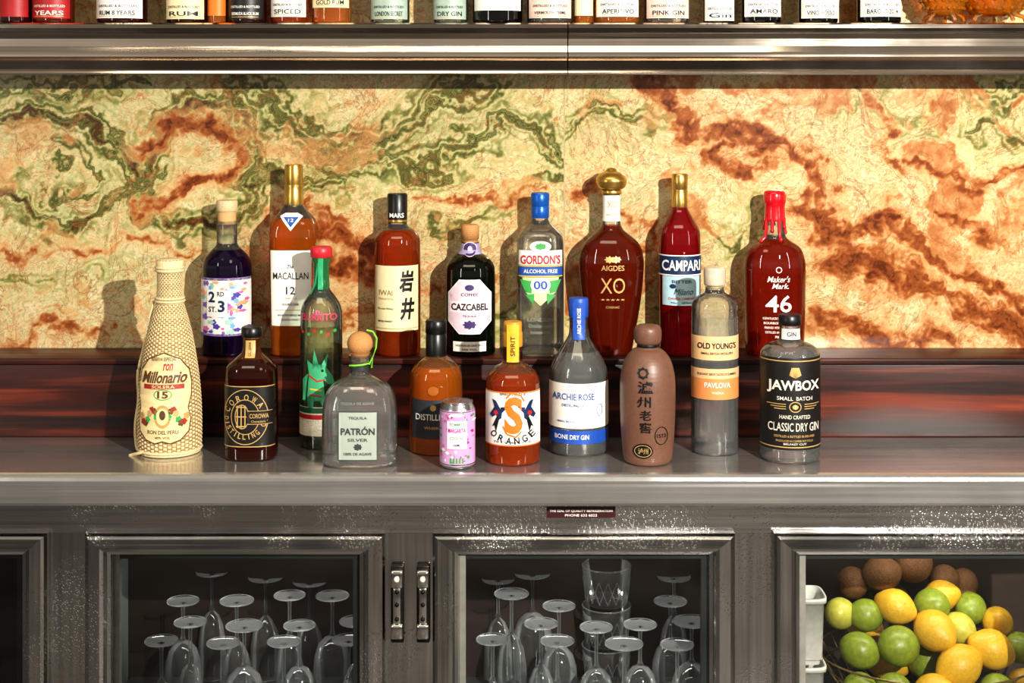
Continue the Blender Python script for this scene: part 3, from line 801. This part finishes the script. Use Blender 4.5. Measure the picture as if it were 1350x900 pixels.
B.lathe([(16.5,236),(18,238),(18,250),(15,252.5),(1,253)], STRAW, 60, capb=False)
for zc in (0, 3.4, 196, 200, 236, 240):
    rr_ = B.at(zc)[0]+.6
    B.tube([((rr_+.5*math.sin(i*9))*math.sin(i*.1047), -(rr_+.5*math.sin(i*9))*math.cos(i*.1047), zc+1.8) for i in range(60)], 1.9, STRAW, 8, True)
def braid(pts):
    B.tube(pts, 2.1, STRAW)
braid([(-B.at(z)[0]-2-(1.5*math.sin(z/14)), -3+2*math.sin(z/9), z) for z in range(2, 200, 5)])
braid([(-38+k*3, -28-14*math.sin(k/8*3.1)*.5, 3+k*1.2) for k in range(-3, 5)])
LBL = P('rum_label_cream','dcc692',.55)
cart = [(-22,24),(-10,20),(0,23),(10,20),(22,24),(31,34),(33,50),(30,64),(33,80),(33,96),(30,112),(20,126),(10,130),(0,134),(-10,130),(-20,126),(-30,112),(-33,96),(-33,80),(-30,64),(-33,50),(-31,34)]
BRI = P('rum_brown_ink','5b3a1c',.55)
B.poly([(x*1.03, 78+(z-78)*1.03) for x, z in cart], BRI, 1.4); B.poly(cart, LBL, 1.7)
B.text('RESERVA ESPECIAL', 0, 127, 32, 4.5, BRI, 2.1); B.text('ron', 6, 117, 13, 9, REDI, 2.1, .02, .3); B.text('Millonario', 0, 104, 58, 15, BRI, 2.2, .03, .35)
B.rect(-26, 26, 89, 95, P('rum_red','9e2a20',.5), 2.0); B.text('SOLERA', 0, 92, 30, 4, LBL, 2.3)
B.text('15', 0, 82, 14, 9, BRI, 2.2, .03); B.ring(0,82,12,7,1.2,GREENI,2.0)
for sx in (1,-1):
    for i in range(8):
        B.ell(sx*(8+i*3.0), 54+9*math.sin(i*.9), 3.6, 4.2, (GREENI, BRI, P('rum_red','9e2a20',.5), GOLDI)[i % 4], 1.9+.02*i, n=14, amp=.2, lobes=5)
B.ell(0, 54, 11, 15, GOLDI, 1.9); B.ell(0,54,8,11,LBL,2.1); B.ell(0,56,4,6,BRI,2.3); B.text('RON DEL PERU', 0, 34, 40, 5, BRI, 2.1); B.text('40% VOL', 0, 27, 20, 3, BRI, 2.1)
B.finish()
# dark whisky w/ gold circular badge
q = 2.8; s_ = .00137
B = Bottle('dark_whisky_bottle', -.470, -.262, ZC, s_, [(32,0,30,q),(34,2,32,q),(34,6,32,q),(34,112,32,q),(31,122,29,q),(18,132,17,2.2),(11.5,138,11.5,2),(11,156,11,2)])
B.body(DKAMB, 130, liquid('dark_neck','8a4c28',.2,.35))
B.lathe([(13,157),(13.5,158),(13.5,169),(12,170.5)], CAPB); B.lathe([(11,155),(11,158)], CORK)
B.rect(-6, 7, 132, 154, P('gold_label','b99a5c',.45), 1.0); B.text('COROWA', 0, 143, 18, 3.5, BLACK, 1.3, rot=math.pi/2)
B.label(19, 98, 72, BLK); B.label(19,20.2,72,GOLDI,off=.5); B.label(96.8,98,72,GOLDI,off=.5)
B.ring(-3, 58, 30, 36, 1.1, GOLDI); B.ring(-3, 58, 19, 23, 1.1, GOLDI)
B.arctext('COROWA', -3, 58, 25.5, 158, 38, 8, 6, GOLDI); B.arctext('DISTILLING CO', -3, 58, 25.5, 185, 350, 7, 4.2, GOLDI, inward=True)
for x_ in (-13,-8,-3): B.rect(x_-.8, x_+.8, 44, 73, GOLDI, .8)
for z_ in (46, 58.5, 71): B.rect(-15, -1, z_-.8, z_+.8, GOLDI, .85)
B.ring(-7, 58.5, 9.5, 16, 1.2, GOLDI, .9)
B.rect(0, 31, 49, 66, BLK, .95); B.line([(0,66),(31,66)],.8,GOLDI,1.1); B.line([(0,49),(31,49)],.8,GOLDI,1.1); B.text('COROWA', 15, 59.5, 24, 6, GOLDI, 1.2, .02); B.text('Characters', 14, 52.5, 18, 3, GOLDI, 1.2)
B.finish()
# donkey tequila
s_ = .0014
B = Bottle('tequila_bottle', -.3545, -.18, ZC, s_, [(26,0),(28,2),(28,6),(28,172),(26,186),(17,200),(11,207),(9.5,216),(9.5,242)])
GTL = liquid('green_tint_liquid','dcebd4',.06,.65,dcol='a8c09c'); INNER[GTL] = INNERG; INNER[GREENG] = INNERG
B.body(GTL, 160, GREENG)
TEAL = P('teal_wax','2f9c6a',.35,var=.1)
B.lathe(chaikin([(11,208),(11,214),(10.5,222),(10.5,240),(12,244),(12.5,252)]), liquid('green_neck','3f9a5a',.35,.25), capt=True)
B.lathe([(12.5,249),(14.5,250),(14.5,262),(13,263.5)], P('red_cap','c22a34',.4)); B.rect(-3,4,208,250,TEAL,3.2); B.line([(-2,248),(-7,215),(-13,202)],2.6,TEAL,2.0)
B.text('EL', 0, 180, 8, 5, PINKI, .8); B.text('BURRITO', 0, 174, 46, 9, P('burrito_pink','c23a5e',.5), .8, .02)
D1 = P('donkey_green','3fa070',.5)
B.poly([(-16,62),(-13,100),(-16,118),(-8,112),(-6,132),(0,112),(4,112),(12,128),(10,108),(18,96),(20,86),(12,86),(6,94),(8,70),(14,50),(8,50),(2,64),(-6,64),(-8,50),(-13,50)], D1, .8)
B.poly([(-14,100),(-22,92),(-22,64),(-18,64),(-16,88)], D1, .8); B.ell(5,104,1.8,1.8,BLACK,1.0); B.line([(-14,98),(-2,90),(8,92)],2,REDI,1.0); B.line([(-12,80),(4,78)],2,P('yellow_ink','dcb82c',.5),1.0); B.line([(-12,72),(4,70)],2,REDI,1.0)
for i in range(6): B.ell(-22+i*8.5, 154-3*math.sin(i*2), 2, 2.4, (REDI, GREENI)[i%2], .9, n=10)
B.label(18, 56, 62, P('woven_band','e6ddc8',.8,var=.2,scale=400,bump=.5), -178, off=.7); B.label(40,46,100,REDI,-178,off=.9); B.label(48,55,178,P('pine_green_ink','1d5b3c',.5),-178,off=.95)
B.finish()
# silver tequila
q = 3.4; s_ = .00135
B = Bottle('silver_tequila_bottle', -.270, -.306, ZC, s_, [(43,0,34,q),(48,3,38,q),(49,9,39,q),(49,62,39,q),(47,84,37,q),(40,100,31,3),(25,110,21,2.4),(13.5,115,13,2),(12.5,120,12.5,2),(13,134,13,2),(15,136,15,2),(15,141,15,2)])
B.body(CLEAR2, 104, GLASSN)
B.ball((0,0,156),17,CORK,sz=.93); B.lathe([(11,139),(12,142),(14,144)], CORK, capb=False)
GRN = P('lime_ribbon','7cc63a',.5)
B.tube([(-13,-7,128),(-5,-13,129),(5,-13,130),(13,-7,131),(16,2,136),(21,2,150),(22,0,163),(17,-2,172),(9,-4,174)], 1.3, GRN); B.tube([(13,-8,130),(18,-10,140),(16,-10,126)],1.3,GRN)
B.lathe([(13.8,122),(13.8,128)], P('ribbon_black','26312a',.5), capb=False, capt=False)
GREY = P('etched_label','a0aa9e',.45,var=.04); GI = P('etched_ink','36413a',.5)
B.rect(-24, 26, 12, 74, GREY, .5)
for a in ((-24,12,26,12),(26,12,26,74),(26,74,-24,74),(-24,74,-24,12)): B.line([(a[0],a[1]),(a[2],a[3])],1.0,GI,.9)
B.text('PATRÓN', 1, 50, 44, 11, GI, 1.1, .03); B.text('TEQUILA', 1, 66, 24, 4, GI, 1.1); B.text('SILVER', 1, 38, 26, 4, GI, 1.1); B.text('100% DE AGAVE', 1, 20, 36, 3.6, GI, 1.1)
B.ell(1, 29, 5, 4, GI, 1.0, amp=.2)
B.text('TEQUILA DE AGAVE', 0, 84, 44, 4, P('grey_ink','7d837c',.5), .9)
B.finish()
# distillery amber
s_ = .001395
B = Bottle('amber_whisky_bottle', -.1395, -.215, ZC, s_, [(33,0),(35,2),(35,6),(35,92),(33,106),(22,118),(13,123),(12.5,130),(12.5,146)])
B.body(AMBER2, 112, liquid('amber_tint_glass','e0a060',.1,.4))
B.lathe([(13.3,122),(13.5,123),(13.5,152),(12.8,153),(13.8,154),(14,169),(12.5,171)], CAPB)
B.label(22, 72, 68, P('slate_label','2d2f36',.5), -60); B.text('DISTILLERY', -2, 50, 46, 8, WHITE, .9, .01); B.text('WHISKY', -2, 36, 24, 3.5, GOLDI); B.ell(-2,62,4,4,GOLDI,.8)
B.ell(-2, 84, 7, 6, P('glass_seal','9c5a24',.3), 1.4)
B.finish()
# can
s_ = .00133
B = Bottle('cocktail_can', -.0958, -.335, ZC, s_, [(19,0),(21,1.5),(23.3,5),(23.3,8),(23.3,74),(23.3,77),(20.5,83),(19.8,84.5),(20.3,86)])
CANP = P('can_pink','cf9fcc',.35,.1,var=.04); ALU = P('aluminium','c4c4c6',.25,1)
B.body(ALU); B.label(5, 77, 180, CANP, -180, off=.15)
B.lathe([(20.4,85.5),(20.6,86.6),(19.6,86.8),(19,84.6),(4,84.4),(.5,84.4)], ALU, capb=False); B.ball((0,-6,85.2),5,ALU,sz=.12)
rg = random.Random(5)
for i in range(60):
    B.ell(rg.uniform(-22,22), rg.uniform(8,74), rg.uniform(.9,2.4), rg.uniform(.9,2.4), (GREENI, PINKI, P('magenta_ink','b0267c',.5), WHITE)[i%4], .4+.004*i, n=10, amp=.15, lobes=4)
B.rect(-13,13,28,64,P('can_panel','ecd8ea',.5),.9); B.text('MARGARITA',0,52,23,6,P('magenta_ink','b0267c',.5),1.2,.02); B.text('COCKTAIL',0,42,18,4,GREENI,1.2); B.text("TOMMY'S",0,60,20,4,GREENI,1.2); B.text('330ML',0,33,10,3,BLACK,1.2); B.ell(0,72,9,2,WHITE,1)
for i in range(5): B.rect(-9+i*4,-7+i*4,9,16,GREENI,1.0)
B.finish()
# orange spirit
s_ = .001355
B = Bottle('orange_spirit_bottle', .0015, -.29, ZC, s_, [(34,0),(36,2),(36,6),(36,98),(34,112),(23,124),(13,129),(12,134),(12,152)])
B.body(liquid('orange_liquid','dc6a2c',.26,.45,dcol='c4501a'), 118, liquid('orange_tint_glass','e8a070',.08,.4))
B.lathe([(12.6,150),(12.9,151),(12.9,168),(12,169.5)], P('honey_wood','c4892c',.5)); B.lathe([(12.2,132),(12.6,133),(12.6,150)], thinglass('clear_sleeve'), capb=False, capt=False)
B.lathe([(11.8,168),(12,169),(12,181),(11,182.5)], P('honey_wood','c4892c',.5), capb=False)
B.rect(-8, 8, 131, 180, P('yellow_strip','e3a92c',.5), 2.2); B.text('SPIRIT', 0, 152, 26, 6, BLACK, 2.5, rot=math.pi/2)
B.label(26, 96, 80, WHITE)
S_ = ORANGEI
B.text('S', 1, 66, 24, 48, S_, 1.0, .04); B.line([(-9,88),(-2,95),(10,92),(15,84)],2,S_,1.1); B.line([(11,45),(4,38),(-8,42),(-13,52)],2,S_,1.1)
for sx in (1,-1):
    f_ = lambda pts: [(sx*x, z) for x, z in pts][::sx]
    B.poly(f_([(14,70),(22,84),(27,86),(24,76),(30,66),(27,62),(22,66),(18,60),(15,62)]), NAVY, 1.0)
    B.poly(f_([(20,66),(27,50),(24,52),(22,44),(18,60)]), BLACK, 1.05); B.ell(sx*22,69,3,3,REDI,1.2,n=12); B.poly(f_([(15,68),(6,78),(16,76)]), NAVY, 1.0)
B.arctext('ORANGE', 0, 74, 41, 233, 307, 9, 7, BLACK, inward=True); B.text('SPIRIT OF THE', 0, 93, 34, 3, BLACK)
B.label(26,27.5,80,ORANGEI,off=.6); B.label(94.5,96,80,ORANGEI,off=.6); B.text('70 CL  40% VOL', 0, 31, 50, 2.6, BLACK)
B.finish()
# dry gin
s_ = .00139
B = Bottle('dry_gin_bottle', .122, -.22, ZC, s_, [(36,0),(39,3),(39,8),(39,96),(37,112),(26,132),(15,148),(12,156),(12,176)])
B.body(CLEAR2, 132, GLASSN)
BS = P('blue_strip','1d4ca4',.45)
B.rect(-8, 8, 148, 196, BS, 1.2); B.text('ARCHIE ROSE', 0, 172, 34, 5, WHITE, 1.5, rot=math.pi/2)
B.lathe([(12.6,176),(12.9,176.5),(12.9,199),(12,201)], BS)
B.label(37, 95, 84, WHITE); B.text('ARCHIE ROSE', -8, 78, 54, 8.5, BLUEI, 1.0, .01); B.text('DISTILLING CO', -8, 67, 30, 3.5, BLUEI, 1.0); B.text('SMALL BATCH', -18, 46, 22, 2.5, BLUEI); B.ring(26,60,4,8,.7,BLUEI)
B.label(17, 34, 78, BS); B.text('BONE DRY GIN', -10, 26, 44, 6, WHITE, 1.0, .015)
B.finish()
# clay baijiu
CLAY = P('brown_ceramic','6b4a3a',.42,var=.1,scale=200); s_ = .00135
B = Bottle('ceramic_baijiu_bottle', .2415, -.30, ZC, s_, [(28,0),(31,2),(33,10),(36,50),(36.8,90),(36,115),(31,134),(22,146),(13.5,150),(13,158)])
B.body(CLAY); B.lathe(chaikin([(13,154),(17.5,157),(18.5,166),(18,176),(13,180),(1,181)]), CLAY); B.lathe([(14,150),(14.5,152),(14,155)], BLACK)
B.text('瀘', -6, 104, 20, 16, BLACK, 1, .015); B.text('州', -8, 85, 18, 14, BLACK, 1, .015); B.text('老', -6, 68, 15, 13, BLACK, 1, .015); B.text('窖', -6, 52, 15, 14, BLACK, 1, .015)
B.ell(-9, 21, 13, 10, BLACK, .8); B.ring(-9,21,11,8,.8,GOLDI,1.0); B.text('泸州', -9, 21, 13, 8, GOLDI, 1.1)
B.ring(15, 41, 9, 12, 1, BLACK, .9); B.text('1573', 15, 41, 12, 5, BLACK, 1)
B.ell(-9, 122, 7, 7, BLACK, .8, amp=.15); B.ell(-9,122,4,4,CLAY,1.0)
B.finish()
# pavlova vodka
s_ = .00139
B = Bottle('pavlova_vodka_bottle', .371, -.222, ZC, s_, [(29,0),(31,2),(31,8),(31,186),(29.5,197),(22,204),(13,208),(12,213),(12,216)])
B.body(CLEAR2, 178, GLASSN)
B.lathe([(10,214),(10,219)], CORKL); B.lathe(chaikin([(13,218),(14.5,219),(14.5,238),(14,241),(10,242)]), P('pale_stopper','c9bca4',.35,.2))
PE = P('peach_label','e0b484',.5,var=.03); PO = P('orange_label','d68a50',.5,var=.03)
B.label(124, 155, 85, PE); B.text("OLD YOUNG'S", 0, 143, 50, 8, BLACK, 1, .02); B.text('SMALL BATCH DISTILLERY', 0, 133, 42, 3, BLACK)
B.label(73, 113, 85, PO); B.label(100,113,85,PE,off=.5); B.text('PAVLOVA', 0, 92, 34, 7, WHITE, 1, .02); B.text('VODKA', 0, 82, 16, 3, WHITE); B.text('ELEGANT SERVE TASTES OF SUMMER', 0, 106, 50, 3, BLACK)
B.finish()
# classic gin
s_ = .00136
B = Bottle('classic_gin_bottle', .499, -.275, ZC, s_, [(36,0),(39.5,3),(39.5,8),(39.5,132),(38,142),(30,150),(18,153),(14,157),(13.5,162),(13.5,176)])
B.body(CLEAR2, 150, GLASSN)
B.lathe([(14.5,176),(15,177),(15,188),(13.5,189.5)], CAPB); B.label(158,172,60,P('jaw_neck','d8d4c8',.5)); B.text('GIN', 0, 165, 12, 6, BLACK, 1)
B.label(19, 138, 86, BLK); SI = P('silver_ink','d6cfc0',.45)
B.text('JAWBOX', 0, 101, 68, 17, SI, 1, .03); B.text('SMALL  BATCH', 0, 86, 46, 5, SI, 1); B.text('HAND CRAFTED', 0, 62, 40, 5, SI, 1); B.text('CLASSIC DRY GIN', 0, 49, 66, 11, SI, 1, .01)
B.poly([(-8,116),(-5,126),(5,126),(8,116),(0,112)], GOLDI, .9); B.ring(0,75,8,7,1.2,GOLDI); B.ell(0,75,4,3,GOLDI,.9)
for i in range(3): B.rect(-34+4*i, -12, 78-i*3, 79-i*3, GOLDI); B.rect(12, 34-4*i, 78-i*3, 79-i*3, GOLDI)
B.text('DISTILLED & BOTTLED IN IRELAND', 0, 37, 52, 3, GOLDI); B.text('PRODUCED IN COPPER POT STILLS', 0, 31, 48, 2.6, GOLDI)
B.label(22,23.4,86,GOLDI,off=.5); B.label(133.5,134.9,86,GOLDI,off=.5); B.text('BELFAST CUT', 0, 27, 30, 2.5, SI)
B.finish()

# ================================================================ UPPER SHELF BOTTLES
s_ = .00145
LG = liquid('light_amber_liquid','f09a48',.25,.45,dcol='d07a30')
BKL = liquid('black_bottle_glass','1a1512',.5,.05,dcol='0a0807')
T1 = P('teal_grey_label','9aac9e',.5); RL = P('crimson_label','9c1a1c',.5); PKL = P('blush_label','dcc0b2',.5)
up = [('dark_rum_bottle',18,42,DKAMB,RL,"",8), ('dark_rum_bottle',68,54,COGNAC,RL,'YEARS',6), ('rum_bottle',158,66,DKAMB,WHITE,'RUM 8 YEARS',6), ('rum_bottle',244,54,DKAMB,CREAM,'RUM',5),
 ('amber_rum_bottle',284,26,LG,ORANGEI,'',10), ('black_rum_bottle',325,50,DKAMB,BLK,'BERMUDA BLACK RUM',5), ('spiced_rum_bottle',380,50,AMBRED,WHITE,'SPICED',8), ('amber_rum_bottle',436,52,LG,CREAM,'GOLD RUM',20),
 ('gin_bottle',513,52,CLEAR,T1,'LONDON SECRET',5), ('gin_bottle',593,46,CLEAR,T1,'DRY GIN',5), ('liqueur_bottle',656,66,BKL,WHITE,'',16), ('gin_bottle',725,60,CLEAR,PKL,'VERMOUTH 750ML',6),
 ('aperitif_bottle',770,26,LG,CREAM,'',10), ('aperitif_bottle',814,60,LG,WHITE,'APERITIVO',8), ('gin_bottle',880,60,CLEAR,PKL,'PINK GIN',6), ('gin_bottle',949,42,BKL,WHITE,'Gin',3),
 ('liqueur_bottle',1005,52,BKL,WHITE,'AMARO',8), ('wine_bottle',1080,52,BKL,WHITE,'VINO ROSSO',6), ('wine_bottle',1161,58,BKL,WHITE,'BAROLO 2014',8)]
for nm, px, wd, bm_, lm, tx, zb in up:
    h = wd/2
    B = Bottle(nm, (px-675)*s_, -.085+rng.uniform(-.004, .004), ZS, s_, [(h-2,0),(h,2),(h,5),(h,112),(h-1,124),(h*.6,140),(12 if h > 20 else 7,150),(12 if h > 20 else 7,190)])
    B.body(bm_, 125, bm_ if bm_ in (BKL,) else GLASSN); c_ = 12 if h > 20 else 7
    B.lathe([(c_+1,180),(c_+1.2,181),(c_+1.2,208),(c_,210)], rng.choice([CAPB, GOLD, CORK]))
    B.label(zb, 85, 66, lm)
    ik = WHITE if lm in (BLK, RL) else BLACK
    if tx:
        B.text(tx, 0, zb+7, h*1.4, 6 if len(tx) < 14 else 4, ik); B.text('DISTILLED & BOTTLED', 0, zb+16, h*1.5, 3, ik); B.rect(-h*.7,h*.7,zb+2.2,zb+3,GOLDI)
        B.text(tx[:6], 0, 55, h*1.4, 14, ik)
    B.finish()
CRY = liquid('amber_crystal','f8bc60',.2,.5,dcol='f09a24')
for px, wd in ((1248, 34), (1315, 52)):
    B = Bottle('crystal_decanter', (px-675)*s_, -.08, ZS, s_, [(wd*.3,9),(wd*.7,14),(wd*.98,40),(wd,60),(wd*.7,84),(wd*.3,96),(10,104),(10,120)])
    B.lathe([(q_[0]*.99, q_[1]) for q_ in B.p], CRY, 96, mod=lambda t, z: 1+.05*abs(math.sin(7*t+z*.06))+.02*math.sin(z*.7))
    for a in range(5):
        t = a*2*math.pi/5+.3
        B.tube([(wd*.45*math.sin(t), -wd*.45*math.cos(t), 14), (wd*.75*math.sin(t), -wd*.75*math.cos(t), 9), (wd*.8*math.sin(t), -wd*.8*math.cos(t), 3.0)], 3, CRY)
    for k in range(22):
        t = k*2*math.pi/22
        for z in (20, 30, 44, 58): B.ball((B.at(z)[0]*1.01*math.sin(t), -B.at(z)[0]*1.01*math.cos(t), z), 2.8, CRY, u=8, v=6)
    B.ball((0,0,128), 12, CRY); B.finish()

# ================================================================ ROOM
fl_ = MB('floor'); fl_.box(-3.5, 3.5, -5.5, .3, -.03, 0, P('floor_rubber', '4c4945', .4, var=.8, scale=2.5)); fl_.finish()

bpy.data.objects.remove(_to)
# ================================================================ LIGHT
def light(name, kind, loc, energy, size=.05, col=(1, 1, 1), target=None, sy=None):
    l = bpy.data.lights.new(name, kind); l.energy = energy; l.color = col
    if kind == 'AREA':
        l.shape = 'RECTANGLE'; l.size = size; l.size_y = sy or size
    else: l.shadow_soft_size = size
    ob = bpy.data.objects.new(name, l); ob.location = loc; scene.collection.objects.link(ob)
    if target: ob.rotation_euler = (Vector(target)-Vector(loc)).to_track_quat('-Z', 'Y').to_euler()
    return ob
light('camera_flash', 'POINT', (1.20, -2.95, ZCAM+.58), 620, .025, (1, .96, .89))
light('overhead_fill', 'AREA', (-.2, -1.6, 3.4), 18, 2.2, (1, .85, .65), (0, -.2, 1.2), .5)  # added overhead soft fill and steel highlights, not an actual fitting
light('highlight_strip', 'AREA', (-2.1, -2.3, 1.9), 13, .12, (1, .97, .94), (0, 0, 1.3), 1.5)  # added strip, no window here; gives bottles vertical highlights
light('highlight_strip', 'AREA', (2.3, -2.0, 1.9), 8, .10, (1, .97, .94), (0, 0, 1.3), 1.4)  # second added strip on the right, for highlights and fill, not a window
for x in (-.465, .13, .80): light('fridge_lamp', 'AREA', (x, -.20, ZC-.105), .6 if x < .5 else 1.0, .40, (1, .97, .92), (x, -.08, .5), .03)

wd = bpy.data.worlds.new('World'); scene.world = wd; wd.use_nodes = True
N = wd.node_tree.nodes; L = wd.node_tree.links; N.clear()
o = N.new('ShaderNodeOutputWorld'); bg = N.new('ShaderNodeBackground'); L.new(bg.outputs[0], o.inputs[0])
tc = N.new('ShaderNodeTexCoord'); sp = N.new('ShaderNodeSeparateXYZ'); L.new(tc.outputs['Generated'], sp.inputs[0])
mr = N.new('ShaderNodeMapRange'); mr.inputs[1].default_value = -1; mr.inputs[2].default_value = 1; L.new(sp.outputs[2], mr.inputs[0])
r = N.new('ShaderNodeValToRGB'); e = r.color_ramp.elements
e[0].position = 0; e[0].color = (.05, .045, .04, 1); e[1].position = 1; e[1].color = (.5, .45, .38, 1)
k = e.new(.44); k.color = (.07, .06, .05, 1); k = e.new(.49); k.color = (.55, .50, .43, 1); k = e.new(.55); k.color = (.65, .59, .5, 1); k = e.new(.63); k.color = (.2, .17, .14, 1); k = e.new(.75); k.color = (.35, .31, .26, 1)
L.new(mr.outputs[0], r.inputs[0]); L.new(r.outputs[0], bg.inputs[0]); bg.inputs[1].default_value = .65

cam = bpy.data.cameras.new('Camera'); co_ = bpy.data.objects.new('Camera', cam); scene.collection.objects.link(co_)
co_.location = (0, -3, ZCAM); co_.rotation_euler = (math.pi/2, 0, 0)
cam.sensor_width = 36; cam.lens = 36*2000/1350; cam.shift_y = -340/1350; cam.clip_start = .05
scene.camera = co_

for ob in list(scene.collection.objects):
    if ob.parent: continue
    ob.location = ob.location*K
    if ob.type in ('MESH', 'EMPTY'): ob.scale = (K, K, K)
    if ob.type == 'LIGHT':
        ob.data.energy *= K*K
        if ob.data.type == 'AREA': ob.data.size *= K; ob.data.size_y *= K
        else: ob.data.shadow_soft_size *= K
